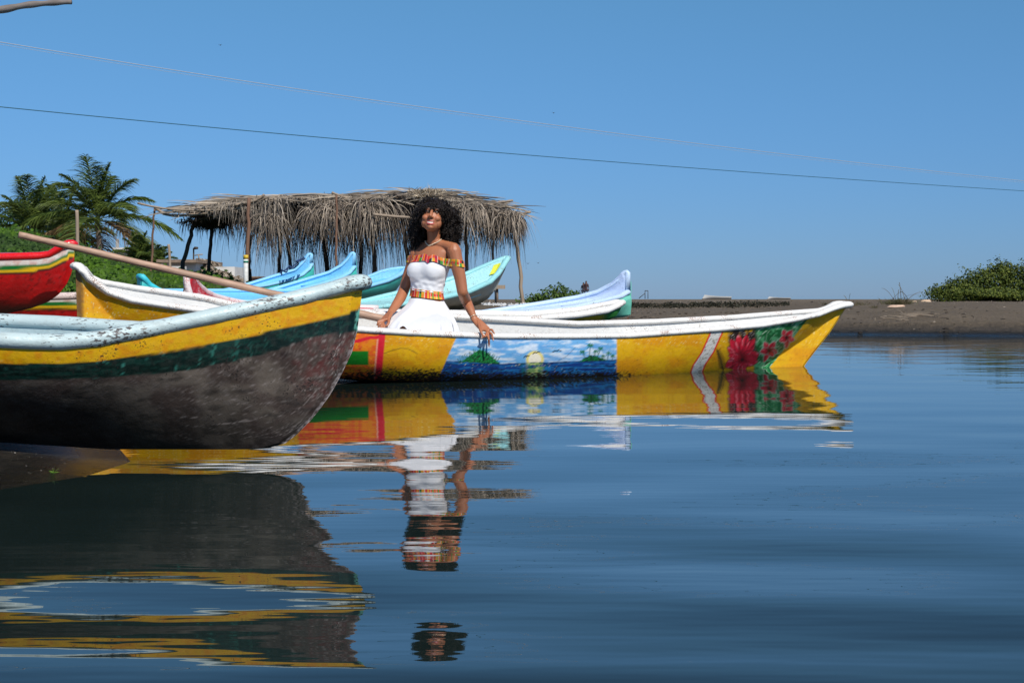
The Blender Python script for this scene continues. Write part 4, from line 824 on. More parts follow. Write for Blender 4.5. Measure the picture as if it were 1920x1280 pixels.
for pts, Yd, wpx, mt in posts:
    p3 = [P(x, y, Yd) for x, y in pts]; d_ = p3[-1] - p3[-2]; gz_ = gz1(p3[-1][0], Yd) - 0.15
    if p3[-1][2] > gz_: p3.append(p3[-1] + d_ / abs(d_[2]) * (p3[-1][2] - gz_))
    pth = spline(p3, 16); pth[1:-1] += np.random.default_rng(int(wpx * 100 + Yd * 10 + pts[0][0])).normal(size=(14, 3)) * 0.008
    mb = MB(); mb.tube(pth, wpx * Yd / F / 2 * np.linspace(0.9, 1.08, 16), 8); mb.build('post', M[mt], T)
for pts, Yd, wpx, mt in [([(258, 381), (290, 388), (330, 393), (400, 394), (475, 388)], YF - .1, 4, 'palewood'), ([(290, 389), (312, 402), (345, 404), (400, 398)], YF, 5.5, 'palewood'),
                         ([(400, 396), (520, 378), (640, 376), (760, 372)], YF, 5, 'darkwood'), ([(440, 385), (478, 376), (496, 365)], YF - .15, 5, 'palewood'), ([(622, 361), (640, 368), (655, 374)], YF - .1, 4.5, 'palewood'),
                         ([(655, 376), (700, 371), (740, 368), (790, 360)], YF - .1, 4, 'palewood'), ([(738, 363), (755, 372), (775, 384)], YF - .15, 4.5, 'darkwood'), ([(782, 358), (800, 357), (820, 358)], YF + .4, 5, 'palewood'),
                         ([(868, 385), (900, 388), (930, 381), (962, 376)], YF - .1, 4.5, 'palewood'), ([(850, 377), (880, 378)], YF, 3, 'palewood'), ([(800, 392), (880, 395), (940, 399), (975, 401), (995, 397)], YF + .1, 5, 'palewood'),
                         ([(700, 402), (740, 406), (774, 408)], YF - .5, 5.5, 'palewood'), ([(400, 402), (640, 392), (870, 396)], YB, 6, 'darkwood')]:
    p3 = spline([P(x, y, Yd) for x, y in pts], 16); mb = MB(); mb.tube(p3, wpx * Yd / F / 2 * (1 + 0.15 * np.sin(np.arange(16) * 1.9)), 7); mb.build('beam', M[mt], T)
rng = np.random.default_rng(12)
topl = [(318, 404), (345, 398), (380, 392), (430, 381), (480, 376), (560, 371), (640, 371), (700, 371), (760, 367), (800, 362), (850, 374), (880, 384), (930, 394), (985, 401)]
botl = [(318, 412), (345, 440), (380, 440), (430, 445), (480, 478), (560, 490), (640, 478), (700, 482), (760, 468), (850, 470), (880, 455), (930, 470), (960, 455), (985, 418)]
mb = MB(); gxp = np.linspace(330, 975, 90); gyy = np.linspace(YF, YB, 14); GP, GYY = np.meshgrid(gxp, gyy, indexing='ij')
def rtop(px_, Yd): return CH - (ip(px_, topl) - HZ) / F * YF + 0.06 * np.sin((Yd - YF) / (YB - YF) * np.pi)
GX = (GP - 960) / F * YF; zt = rtop(GP, GYY) - 0.05 + 0.05 * (fbm(GX * 4, GYY * 4) - .5)
mb.add(np.stack([GX, GYY, zt], -1), gridq(90, 14), (0.09, 0.07, 0.05)); mb.add(np.stack([GX, GYY, zt - 0.16 + 0.08 * fbm(GX * 5 + 9, GYY * 5)], -1), gridq(90, 14), (0.05, 0.04, 0.03))  # dark underlay slab added beneath the fronds to block light
def thatch(n, ya, yb, lmul, zoff, c1, c2, side, dr, wmm=0.018, dirr=None, fwd=1.0):
    px_ = rng.uniform(322, 985, n); Yd = rng.uniform(ya, yb, n); x = (px_ - 960) / F * YF
    clump = 0.35 + 1.25 * smooth(0.3, 0.7, fbm(x * 2.3 + side * 9, Yd * 0.8 + 3, 2)); hang = (ip(px_, botl) - ip(px_, topl)) / F * YF
    L = hang * lmul * 0.47 * clump * rng.uniform(0.45, 1.15, n); st = np.stack([x, Yd, rtop(px_, Yd) + zoff + rng.normal(size=n) * 0.03], 1)
    cx_ = np.floor(px_ / 26) ; lean = (vnoise(cx_ * 1.7, cx_ * 0 + 2) - 0.5) * 1.6
    d = np.stack([lean + rng.normal(size=n) * 0.75, -fwd * np.abs(0.8 + rng.normal(size=n) * 0.3), 0.25 + rng.normal(size=n) * 0.25], 1)
    strips(mb, st, d, L, wmm * rng.uniform(0.6, 1.3, n), dr * rng.uniform(0.7, 1.25, n), 6, rcol(n, c1, c2), tip=0.15, wdir=np.stack([np.ones(n), rng.normal(size=n) * .6, rng.normal(size=n) * .6], 1))
thatch(1350, YF - .15, YF + .25, 0.68, 0.0, (0.10, 0.08, 0.06), (0.42, 0.36, 0.29), 0, 1.2)
thatch(2700, YF, YF + 1.0, 1.0, -0.12, (0.015, 0.012, 0.01), (0.13, 0.10, 0.08), 1, 1.4)  # this and the layers behind coloured darker, painting the shade inside the roof
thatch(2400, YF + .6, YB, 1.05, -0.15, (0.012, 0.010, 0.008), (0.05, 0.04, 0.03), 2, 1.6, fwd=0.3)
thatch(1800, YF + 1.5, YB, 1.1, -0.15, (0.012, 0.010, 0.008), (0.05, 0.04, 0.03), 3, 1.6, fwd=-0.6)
# long blades lying along the top
n = 900; px_ = rng.uniform(350, 930, n); Yd = rng.uniform(YF - .1, YF + .8, n); st = np.stack([(px_ - 960) / F * YF, Yd, rtop(px_, Yd) + rng.uniform(-0.05, 0.05, n)], 1)
sg = np.where(rng.random(n) > .5, 1, -1); strips(mb, st, np.stack([sg * 1.0, -0.15 + rng.normal(size=n) * .2, 0.1 + rng.normal(size=n) * 0.08], 1), rng.uniform(0.4, 1.1, n), 0.03, rng.uniform(0.1, 0.3, n), 5, rcol(n, (0.2, 0.16, 0.12), (0.46, 0.38, 0.29)), wdir=np.stack([n * [0.], rng.normal(size=n) * .5, np.ones(n)], 1))
# right end tuft, top heap, hanging tuft
for (cx_, cy_, sp_, nn, L_, up_) in [(952, 403, 12, 330, 0.5, 0.1), (800, 366, 14, 420, 0.22, 0.9), (880, 390, 16, 420, 0.6, 0.1), (505, 405, 10, 200, 0.55, -0.2), (690, 385, 20, 500, 0.7, 0.2), (615, 390, 18, 350, 0.6, 0.0)]:
    st = P(cx_, cy_, YF - .1) + rng.normal(size=(nn, 3)) * np.array([sp_ * YF / F, 0.08, 0.04]); d = rng.normal(size=(nn, 3)) * np.array([0.9, 0.5, 0.4]) + np.array([0.1, -0.4, up_])
    strips(mb, st, d, L_ * rng.uniform(0.5, 1.1, nn), 0.018, 1.0 if up_ < 0.5 else 0.3, 6, rcol(nn, (0.30, 0.24, 0.17) if up_ > .5 else (0.12, 0.09, 0.07), (0.62, 0.52, 0.38) if up_ > .5 else (0.42, 0.35, 0.27)))
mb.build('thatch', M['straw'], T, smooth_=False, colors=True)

# post beside the shelter, painted marker post, sign table
T = thing('marker_post', 'short white post with yellow and green bands behind the long pole', 'post', (P(461, 0, 25)[0], 25, gz1(P(461, 0, 25)[0], 25)))
mb = MB(); mb.tube([P(461, 486, 25), P(461.5, 575, 25)], 0.042, 10); mb.build('post', flat_mat('white_post_paint', (0.6, 0.6, 0.57), 0.6), T)
mb = MB(); mb.tube([P(461, 478, 25), P(461, 485.8, 25)], 0.044, 10); mb.build('yellow_band', flat_mat('yellow_band', (0.6, 0.4, 0.03), 0.6), T)
mb = MB(); mb.tube([P(461.2, 489, 24.999), P(461.2, 492.5, 24.999)], 0.0445, 10); mb.build('green_band', flat_mat('green_band', (0.02, 0.2, 0.12), 0.6), T)
T = thing('wooden_stand', 'little stand of a plank nailed across two rough posts right of the mint canoe', 'stand', (P(933, 0, 26)[0], 26, gz1(P(933, 0, 26)[0], 26)))
for x_, yt_ in ((932, 537), (918, 562), (902, 565)):
    mb = MB(); mb.tube([P(x_, yt_, 26), P(x_ + .5, 560 if yt_ < 550 else 570, 26), P(x_, 577, 26)], 0.022, 6); mb.build('post', M['bark'], T)
mb = MB(); mb.box(P(937, 538, 25.95), (0.20, 0.05, 0.07), 0); mb.build('plank', M['palewood'], T, False)

# ---------------------------------------------------------------- bushes and tufts
gb = lambda x, y: gz1(x, y)
def pb(px, py, Y, rx, ry): return (tuple(P(px, py, Y)), (rx * Y / F, rx * Y / F * 0.8, ry * Y / F))
b0 = P(1035, 575, 27)
bush('leafy_bush', 'loose light green bush behind the periwinkle canoe', 'bush', [pb(1000, 568, 27, 28, 16), pb(1030, 560, 27, 26, 22), pb(1050, 550, 27, 16, 20), pb(1070, 558, 27, 26, 16), pb(1095, 566, 27, 20, 12)], 2300, 0.036, (0.05, 0.10, 0.02), (0.12, 0.19, 0.04), (b0[0], 27, gb(b0[0], 27)), 31, pert=0.6)
b0 = P(1850, 566, 40)
bush('mangrove_bush', 'big dark green bush at the right edge of the far sand bank', 'bush', [pb(1775, 548, 40, 34, 16), pb(1800, 540, 40, 30, 20), pb(1835, 532, 40, 36, 30), pb(1870, 524, 40, 38, 32), pb(1885, 508, 40, 24, 18), pb(1920, 530, 40, 40, 34), pb(1960, 520, 40, 50, 40), pb(2030, 530, 40, 50, 36), pb(1850, 552, 40, 90, 14)],
     26000, 0.042, (0.03, 0.058, 0.009), (0.17, 0.20, 0.032), (b0[0], 40, gb(b0[0], 40)), 32, pert=0.9)
def tuft(label, px, Yd, n, hpx, seed, green=0.5, stalks=6, group='grass tufts on the far sand bank'):
    global rng
    rng = np.random.default_rng(seed); x = (px - 960) / F * Yd; g_ = gz1(x, Yd); k = Yd / F; mb = MB()
    st = np.array([x, Yd, g_]) + rng.normal(size=(n, 3)) * np.array([0.13, 0.1, 0.0]) * min(1, n / 130); d = rng.normal(size=(n, 3)) * np.array([0.6, 0.5, 0.2]) + np.array([0, 0, 1.0])
    strips(mb, st, d, hpx * k * rng.uniform(0.3, 1.0, n), 0.009, 0.45, 5, rcol(n, (0.16, 0.11, 0.07), (0.10, 0.12, 0.04)))
    st = np.array([x, Yd, g_]) + rng.normal(size=(stalks, 3)) * np.array([0.1, 0.05, 0]); d = rng.normal(size=(stalks, 3)) * np.array([0.45, 0.3, 0]) + np.array([0, 0, 1.0])
    strips(mb, st, d, hpx * k * rng.uniform(1.4, 2.2, stalks), 0.011, 0.35, 8, rcol(stalks, (0.10, 0.08, 0.05), (0.14, 0.12, 0.06)), tip=0.9)
    return setp(mb.build('grass_tuft', M['leaf'], None, False, (x, Yd, g_), True), label, 'grass', group)
tuft('large dry grass tuft with long arching stalks on the sand bank', 1684, 27, 320, 34, 41, stalks=9)
tuft('smaller green grass tuft just behind the flower canoe bow tip', 1600, 28, 130, 26, 42, stalks=3)
tuft('thin sprig of grass left of the two larger tufts', 1546, 30, 26, 20, 43, stalks=0)
tuft('sparse grass wisps between the large tuft and the bush', 1640, 26, 30, 16, 44, stalks=1)

# ---------------------------------------------------------------- litter, driftwood
rng = np.random.default_rng(77)
def flake(name, label, cat, px, py, Yd, size, color, group=None, rot=None, h=0.35, mat=None):
    p = P(px, py, Yd); g_ = gz1(p[0], Yd); mb = MB(); s1, s2 = size; nu = 10
    a = np.linspace(0, 2 * np.pi, nu, endpoint=False); rr_ = 1 + rng.normal(size=nu) * 0.2
    lo = np.stack([np.cos(a) * s1 * rr_, np.sin(a) * s2 * rr_, a * 0], 1); hi = lo * np.array([0.7, 0.7, 0]) + np.stack([a * 0, a * 0, h * s1 * (0.8 + 0.5 * rng.random(nu))], 1)
    V = np.vstack([lo, hi, [[0, 0, h * s1 * 1.2]]]) + np.array([p[0], Yd, g_ - 0.005]); Q = [[i, (i + 1) % nu, nu + (i + 1) % nu, nu + i] for i in range(nu)] + [[nu + i, nu + (i + 1) % nu, 2 * nu, 2 * nu] for i in range(nu)]
    mb.add(V, Q); return setp(mb.build(name, mat or flat_mat(name + '_mat', color, 0.7, 0.3, 30), None, True, (p[0], Yd, g_)), label, cat, group)
flake('red_cloth', 'crumpled red scrap lying on the sand above the flower canoe rail', 'scrap', 1337, 591, 16.0, (0.035, 0.03), (0.65, 0.02, 0.04), h=0.7)
flake('driftwood_plank', 'pale orange slab of driftwood under the large grass tuft', 'driftwood', 1680, 574, 25.5, (0.17, 0.06), (0.55, 0.38, 0.27), h=0.2)
flake('sand_lump', 'pair of pale tan rocks beside the big bush, larger left one', 'rock', 1735, 566, 36, (0.14, 0.08), (0.5, 0.36, 0.24), h=0.4)
flake('sand_lump', 'pair of pale tan rocks beside the big bush, smaller right one', 'rock', 1714, 567, 36, (0.08, 0.06), (0.5, 0.36, 0.24), h=0.35)
litm = flat_mat('white_litter', (0.65, 0.63, 0.58), 0.7, 0.2); shellm = flat_mat('tan_litter', (0.4, 0.27, 0.17), 0.8, 0.3)
n_ = 0
# scattered shells, flakes and twigs: one uncountable scatter
mb = MB(); k = 900; px_ = rng.uniform(1150, 1960, k); Yd = 17 + 30 * rng.random(k) ** 1.6; x = (px_ - 960) / F * Yd; g_ = ground_z(x, Yd); ok = g_ > 0.06
leaves(mb, np.stack([x, Yd, g_ + 0.008], 1)[ok], (rng.normal(size=(k, 3)) * 0.3 + [0, 0, 1])[ok], (rng.uniform(0.008, 0.03, k) * (1 + (rng.random(k) > .95)))[ok], rcol(k, (0.06, 0.04, 0.03), (0.55, 0.46, 0.36), 2.2)[ok])
kk = 260; x = rng.uniform(1.6, 2.7, kk) ; Yd = 18.6 + rng.normal(size=kk) * 0.5; g_ = ground_z(x, Yd)     # reddish dead leaves
leaves(mb, np.stack([x + rng.normal(size=kk) * .1, Yd, g_ + 0.02 + 0.03 * rng.random(kk)], 1), rng.normal(size=(kk, 3)) * 0.7 + [0, -0.4, 1], rng.uniform(0.012, 0.035, kk), rcol(kk, (0.14, 0.05, 0.03), (0.32, 0.16, 0.09)))
strips(mb, np.stack([x, Yd, g_ + 0.03], 1)[:120], rng.normal(size=(120, 3)) * [1, .5, .15], rng.uniform(0.06, 0.2, 120), 0.008, 0.1, 2, rcol(120, (0.12, 0.07, 0.04), (0.3, 0.2, 0.12)))
x = rng.normal(size=60) * 0.35 + 6.4; Yd = 23.2 + rng.normal(size=60) * .3; g_ = ground_z(x, Yd)
strips(mb, np.stack([x, Yd, g_ + 0.03], 1), rng.normal(size=(60, 3)) * [1, .5, .2] + [0, 0, .1], rng.uniform(0.1, 0.4, 60), 0.012, 0.1, 3, rcol(60, (0.2, 0.15, 0.1), (0.4, 0.32, 0.24)))
k = 160; px_ = rng.uniform(905, 990, k); Yd = rng.uniform(24, 26, k); x = (px_ - 960) / F * Yd; g_ = ground_z(x, Yd)
leaves(mb, np.stack([x, Yd, g_ + 0.03 * rng.random(k)], 1), rng.normal(size=(k, 3)) * 0.6 + [0, -.6, 1], rng.uniform(0.02, 0.05, k), rcol(k, (0.6, 0.6, 0.6), (0.8, 0.8, 0.78)))
k = 2600; px_ = rng.uniform(1170, 1480, k); Yd = 32.2 + rng.normal(size=k) * 0.35; x = (px_ - 960) / F * Yd; g_ = ground_z(x, Yd)
leaves(mb, np.stack([x, Yd, g_ + 0.035 * rng.random(k) * smooth(0.3, 0.6, fbm(x * 1.5, x * 0))], 1), rng.normal(size=(k, 3)) * 0.8 + [0, 0, .4], rng.uniform(0.015, 0.04, k), rcol(k, (0.02, 0.022, 0.012), (0.06, 0.055, 0.035)))
for _ in range(420):
    px0 = rng.uniform(1180, 1980); yd = rng.uniform(17.5, 27); x0 = (px0 - 960) / F * yd; g0 = gz1(x0, yd)
    if g0 < 0.01 or g0 > 0.40: continue
    r0 = rng.uniform(0.008, 0.032) * (1.4 if g0 < .12 else 0.8); t0 = rng.random(); mb.ell((x0, yd, g0), (r0 * rng.uniform(1, 2), r0, r0 * .6), nu=6, nv=4, col=np.array((.045, .036, .028)) * (1 - t0) + np.array((.24, .19, .14)) * t0 ** 3)
k = 60; x = rng.uniform(-1.75, -1.45, k) - 0.1; Yd = rng.uniform(4.4, 5.2, k); g_ = ground_z(x, Yd); ok = g_ > 0.01
leaves(mb, np.stack([x, Yd, g_ + 0.003], 1)[ok], (rng.normal(size=(k, 3)) * 0.2 + [0, 0, 1])[ok], rng.uniform(0.0015, 0.004, k)[ok], rcol(k, (0.3, 0.27, 0.22), (0.7, 0.65, 0.6))[ok])
setp(mb.build('beach_debris', M['leaf'], None, False, (3, 20, 0.4), True), 'shell bits, dead leaves and twigs scattered over the sand', 'debris', kind='stuff')
# green shoot on the near sand
sx, sy = P(101, 858, 4.75)[0], 4.75; g_ = gz1(sx, sy); mb = MB()
strips(mb, np.array([[sx, sy, g_]] * 6), np.array([[-.8, 0, .5], [.7, .1, .8], [.15, -.1, 1], [-.3, .2, .9], [1.0, -.1, .3], [-1, -.1, .25]]), np.array([.022, .028, .03, .02, .022, .018]), 0.006, 0.2, 4, np.array([[.12, .25, .03]] * 6), wdir=np.array([[0, 1., .5]] * 6))
setp(mb.build('green_shoot', M['leaf'], None, False, (sx, sy, g_), True), 'tiny bright green shoot sprouting from the near dark sand', 'plant')

# ---------------------------------------------------------------- far beach: boats, frame, people
def far_boat(label, px, py, Yd, wpx, hpx, stern):
    k = Yd / F; L = wpx * k; x = (px - 960) / F * Yd; g_ = gz1(x, Yd); ns, nv = 24, 7
    T = thing('fishing_boat', label, 'boat', (x, Yd, g_), 'white boats on the far beach')
    s = np.linspace(0, 1, ns)[:, None]; v = np.linspace(0, 1, nv)[None]; H_ = hpx * k
    def sf(sd, ins=0):
        b_ = (0.13 * L * (1 - (1 - np.clip(s / .45, 0, 1)) ** 2.2) * (1 - .25 * np.clip((s - .5) / .5, 0, 1)) - ins) * (1 - (1 - v) ** 1.8) ** .6
        return np.stack([x - L / 2 + L * s - 0.10 * L * (1 - s) ** 3 * (v - 1) * -1 + 0 * v, Yd + sd * np.maximum(b_, 0), g_ + ins + (H_ * (0.62 + 0.38 * (1 - s) ** 2.5) - ins) * v + 0 * s], -1)
    A_ = np.concatenate([sf(-1)[:, ::-1], sf(1)[:, 1:]], 1); mb = MB(); mb.add(A_, gridq(ns, 2 * nv - 1))
    e = A_[-1]; mb.add(np.vstack([e, e.mean(0)]), np.array([[i, i + 1, len(e), len(e)] for i in range(len(e) - 1)])); mb.build('hull', litm, T)
    A_ = np.concatenate([sf(-1, .05 * H_)[:, ::-1], sf(1, .05 * H_)[:, 1:]], 1); mb = MB(); mb.add(A_, gridq(ns, 2 * nv - 1)); mb.build('inner_hull', flat_mat('pale_inner', (0.4, 0.42, 0.45), 0.6), T)
    for ss in stern:
        mb = MB(); mb.box((x - L / 2 + L * ss, Yd, g_ + H_ * .6), (L * .05, L * .2, H_ * .12)); mb.build('seat', litm, T, False)
far_boat('white open boat far away on the beach, the left and larger one', 1346, 558, 190, 50, 8.5, (.35, .6, .8))
far_boat('white boat far away on the beach, the right and smaller one', 1462, 558, 200, 40, 5, (.5,))
T = thing('beach_frame', 'small dark frame with a ladder far away on the beach', 'frame', (P(1212, 0, 110)[0], 110, gz1(P(1212, 0, 110)[0], 110))); fm = flat_mat('dark_steel', (0.05, 0.06, 0.07), 0.6)
for p_ in ([(1209.5, 560), (1209.5, 545)], [(1215, 560), (1215, 545)], [(1209, 545), (1215.5, 545)]):
    mb = MB(); mb.tube([P(a, b_, 110) for a, b_ in p_], 0.03, 5); mb.build('bar', fm, T)
mb = MB(); mb.tube([P(1198, 559, 110), P(1209, 550, 110)], 0.03, 5); mb.build('ladder', fm, T)

# ---------------------------------------------------------------- cables, branch, birds
cabm = flat_mat('grey_cable', (0.38, 0.40, 0.42), 0.5, 0.1); cabt = flat_mat('dark_teal_cable', (0.02, 0.09, 0.12), 0.5, 0.1)
def cable(pts, Y0, Y1, rad, mat, label, group=None):
    q = np.array(pts, float); xs = np.linspace(q[0, 0], q[-1, 0], 80); co = np.polyfit(q[:, 0], q[:, 1], 2); ys = np.polyval(co, xs)
    tY = np.linspace(0, 1, 80); Yd = 1 / (1 / Y0 + (1 / Y1 - 1 / Y0) * tY); p3 = np.array([P(a, b_, c_) for a, b_, c_ in zip(xs, ys, Yd)]); mb = MB(); mb.tube(p3, rad, 6)
    return setp(mb.build('cable', mat, None, True, p3[40]), label, 'cable', group)
cable([(-250, 36), (0, 83), (480, 150), (1050, 235), (1500, 298), (1920, 340), (2150, 360)], 16, 34, 0.0048, cabm, 'pale overhead cable, uppermost across the sky')
cable([(-250, 40), (0, 87), (480, 155), (1050, 240), (1500, 302), (1920, 343), (2150, 363)], 16.4, 34.5, 0.0022, cabm, 'thin second strand hanging just under the pale upper cable')
cable([(-250, 172), (0, 204), (480, 247), (1040, 294), (1500, 329), (1920, 359), (2150, 372)], 16, 34, 0.0058, cabt, 'dark teal overhead cable, lowest across the sky')
brp = spline([P(-160, 28, 5.2), P(-60, 24, 5.2), P(0, 19, 5.2), P(50, 10, 5.2), P(95, 6, 5.2), P(134, 4, 5.2)], 30); mb = MB()
mb.tube(brp, np.linspace(0.016, 0.009, 30) * (1 + 0.12 * np.sin(np.arange(30) * 1.1)), 10); mb.tube(spline([P(-30, 26, 5.2), P(10, 20, 5.22), P(40, 15, 5.25)], 8), np.linspace(0.010, 0.004, 8), 6)
setp(mb.build('dead_branch', flat_mat('grey_driftwood', (0.20, 0.17, 0.15), 0.85, 0.5, 25, 0.006, stretch=(0.3, 1, 1)), None, True, brp[0]), 'bare grey branch reaching in at the top left corner', 'branch')
for i, (bx_, by_, s_, lb) in enumerate([(413, 85, 4, 'tiny dark bird high in the sky at the upper left'), (1038, 212, 4, 'tiny bird in mid sky near the pale cable'), (990, 494, 4, 'dark seabird low over the beach, left of a pair'), (1009, 493, 4, 'dark seabird low over the beach, right of a pair')]):
    Yd = 60; c_ = P(bx_, by_, Yd); k = Yd / F * s_; mb = MB(); mb.ell(c_, (k * .28, k * .7, k * .2), nu=8, nv=6)
    mb.add([c_ + [0, -k * .3, 0], c_ + [-k * .6, -k * .1, k * .35], c_ + [-k, 0, k * .15], c_ + [-k * .5, k * .25, k * .3], c_ + [0, k * .25, 0]], [[0, 1, 3, 4], [1, 2, 3, 3]]); mb.add([c_ + [0, -k * .3, 0], c_ + [k * .6, -k * .1, k * .35], c_ + [k, 0, k * .15], c_ + [k * .5, k * .25, k * .3], c_ + [0, k * .25, 0]], [[0, 1, 3, 4], [1, 2, 3, 3]])
    setp(mb.build('bird', M['darkwood'], None, True, c_), lb, 'bird', 'birds in the sky')

# ---------------------------------------------------------------- the seated woman
DYP = 0.09; PB = lambda a, b_, c_: P(a, b_, c_ - DYP)
YP = 10.09                                   # distance of her torso
RL_ = rail_at(905); dRY = RL_[1]             # the near rail under her hand
def remesh(mb, vox, smooth_it=6, fac=0.5):
    V = np.vstack(mb.V); Q = np.vstack(mb.Q); me = bpy.data.meshes.new('tmp')
    me.from_pydata([tuple(v) for v in V], [], [tuple(int(i) for i in (q[:3] if q[2] == q[3] else q)) for q in Q]); me.update()
    o = bpy.data.objects.new('tmp', me); COL.objects.link(o)
    m_ = o.modifiers.new('r', 'REMESH'); m_.mode = 'VOXEL'; m_.voxel_size = vox; m_.use_smooth_shade = True
    s_ = o.modifiers.new('s', 'SMOOTH'); s_.iterations = smooth_it; s_.factor = fac
    dg = bpy.context.evaluated_depsgraph_get(); dg.update(); ev = o.evaluated_get(dg); m2 = bpy.data.meshes.new_from_object(ev)
    v = np.empty(len(m2.vertices) * 3); m2.vertices.foreach_get('co', v); f = np.empty(len(m2.polygons) * 4, dtype=np.int32)
    if len(m2.loops) == len(m2.polygons) * 4: m2.loops.foreach_get('vertex_index', f); f = f.reshape(-1, 4)
    else: f = np.array([list(p.vertices) + [p.vertices[-1]] * (4 - len(p.vertices)) for p in m2.polygons])
    bpy.data.objects.remove(o); bpy.data.meshes.remove(me); bpy.data.meshes.remove(m2)
    return v.reshape(-1, 3), f
def limb(mb, pts, rad, k=14, n=None, flat=1.0):
    p = np.array(pts, float); n = n or max(8, 4 * len(p)); r = np.interp(np.linspace(0, 1, n), np.linspace(0, 1, len(rad)), rad); c = spline(p, n)
    mb.tube(c, r, k, flat=flat); mb.ell(c[0], (r[0],) * 3, nu=12, nv=8); mb.ell(c[-1], (r[-1],) * 3, nu=12, nv=8)
yaw = R(-22); ax = np.array([math.cos(yaw), math.sin(yaw), 0]); fw = np.array([math.sin(yaw), -math.cos(yaw), 0])   # her left-right axis and the way she faces
def ring_loft(mb, secs, nu=36, sub=5):
    """secs: (px, py, Y, half width, half depth)"""
    A_ = np.array([[*PB(a, b_, c_), w_, d_] for a, b_, c_, w_, d_ in secs]); A_ = spline(A_, len(A_) * sub); u = np.linspace(0, 2 * np.pi, nu, endpoint=False)
    V = A_[:, None, :3] + A_[:, 3][:, None, None] * np.cos(u)[None, :, None] * ax + A_[:, 4][:, None, None] * np.sin(u)[None, :, None] * fw
    V = V.reshape(-1, 3); n = len(A_); i0 = len(V); V = np.vstack([V, A_[0, :3], A_[-1, :3]])
    Q = np.vstack([gridq(n, nu, cv=True), [[j, (j + 1) % nu, i0, i0] for j in range(nu)], [[(n - 1) * nu + (j + 1) % nu, (n - 1) * nu + j, i0 + 1, i0 + 1] for j in range(nu)]])
    mb.add(V, Q)
secs = [(797, 640, 10.22, .13, .10), (798, 618, 10.2, .168, .125), (799, 590, 10.19, .165, .118), (799, 568, 10.18, .130, .098), (800, 550, 10.18, .110, .084), (802, 532, 10.18, .116, .088), (805, 512, 10.18, .130, .095),
        (808, 496, 10.18, .138, .098), (811, 482, 10.18, .143, .088), (813, 470, 10.18, .143, .072), (814, 462, 10.19, .120, .058), (815, 455, 10.19, .075, .050), (815, 450, 10.18, .05, .046)]
def torso(mb, grow=0.0):
    ring_loft(mb, [(a, b_, c_, w_ + grow, d_ + grow) for a, b_, c_, w_, d_ in secs])
    for sx in (-1, 1):
        c_ = P(804.5, 508, YP) + fw * 0.060 + ax * sx * 0.058; mb.ell(c_, (0.072 + grow, 0.052 + grow, 0.070 + grow))
body = MB(); torso(body)
limb(body, [PB(815, 462, 10.19), PB(814, 445, 10.17), PB(813, 428, 10.16)], [.054, .047, .050])
for q_ in ([PB(815, 456, 10.17), PB(833, 460, 10.14), PB(851, 466, 10.09)], [PB(815, 456, 10.19), PB(797, 462, 10.22), PB(780, 472, 10.25)]):
    limb(body, q_, [.042, .036, .042])                                     # shoulders
# her left arm, out to the rail
wr = np.array([*P(889, 597, dRY + 0.06)]); kn = P(903, 614, dRY + 0.01)
limb(body, [P(851, 471, 10.0), P(857, 497, 9.99), P(863, 522, 9.985), P(867, 547, 9.975)], [.052, .047, .042, .038], n=20)
limb(body, [P(867, 547, 9.975), P(874, 564, dRY + .165), P(882, 581, dRY + .11), wr], [.038, .039, .031, .0215], n=20)
# her right arm, down to the lap
limb(body, [PB(781, 477, 10.24), PB(768, 512, 10.27), PB(757, 545, 10.25)], [.050, .045, .038], n=16)
limb(body, [PB(757, 545, 10.25), PB(750, 560, 10.18), PB(740, 575, 10.10), PB(731, 587, 10.02)], [.038, .038, .031, .022], n=18)
def hand(mb, w_, palm_end, side, tips, up, r0=.0085):
    """w_ wrist, palm_end middle knuckle, side across the palm (index side first), tips: list of (tip, bend point) for index..little + thumb"""
    pe = np.array(palm_end, float); side = np.array(side, float); side /= np.linalg.norm(side)
    for k, off in enumerate((-.026, -.009, .009, .025)):
        kn_ = pe + side * off * 1.0 - (pe - w_) * (0.02, 0, .04, .12)[k]
        limb(mb, [w_ + side * off * .45, (w_ + kn_) / 2 + side * off * .3, kn_], [.015, .0145, .0105], k=10, n=8)
        b_, t_ = tips[k]; limb(mb, [kn_, np.array(b_), (np.array(b_) + np.array(t_)) / 2 + np.array(up) * .003, np.array(t_)], [.0098, .0088, .0078, .0062], k=10, n=12)
    b_, t_ = tips[4]; limb(mb, [w_ + side * -.014 + (pe - w_) * .15, np.array(b_), np.array(t_)], [.014, .0105, .0075], k=10, n=10)
rz = RL_[2]; Yr = dRY
hand(body, wr, P(911, 619, Yr - 0.02), np.array([-.75, -.5, -.35]),
     [(P(911, 629, Yr - .085), P(903, 634, Yr - .090)), (P(916, 633, Yr - .085), P(917, 649, Yr - .075)), (P(921, 625, Yr - .07), P(925, 638, Yr - .085)), (P(921, 618, Yr - .03), P(927, 625, Yr - .06)), (P(901, 619, Yr - .055), P(906, 630, Yr - .085))], (0, -1, .3))
w2 = PB(731, 587, 10.02)
hand(body, w2, PB(721, 601, 9.93), np.array([.9, -.4, .2]),
     [(PB(721, 611, 9.88), PB(717, 620, 9.86)), (PB(716, 609, 9.88), PB(712, 618, 9.86)), (PB(713, 606, 9.89), PB(709, 614, 9.88)), (PB(711, 602, 9.90), PB(707, 609, 9.89)), (PB(729, 603, 9.90), PB(725, 611, 9.87))], (0, -1, .3))
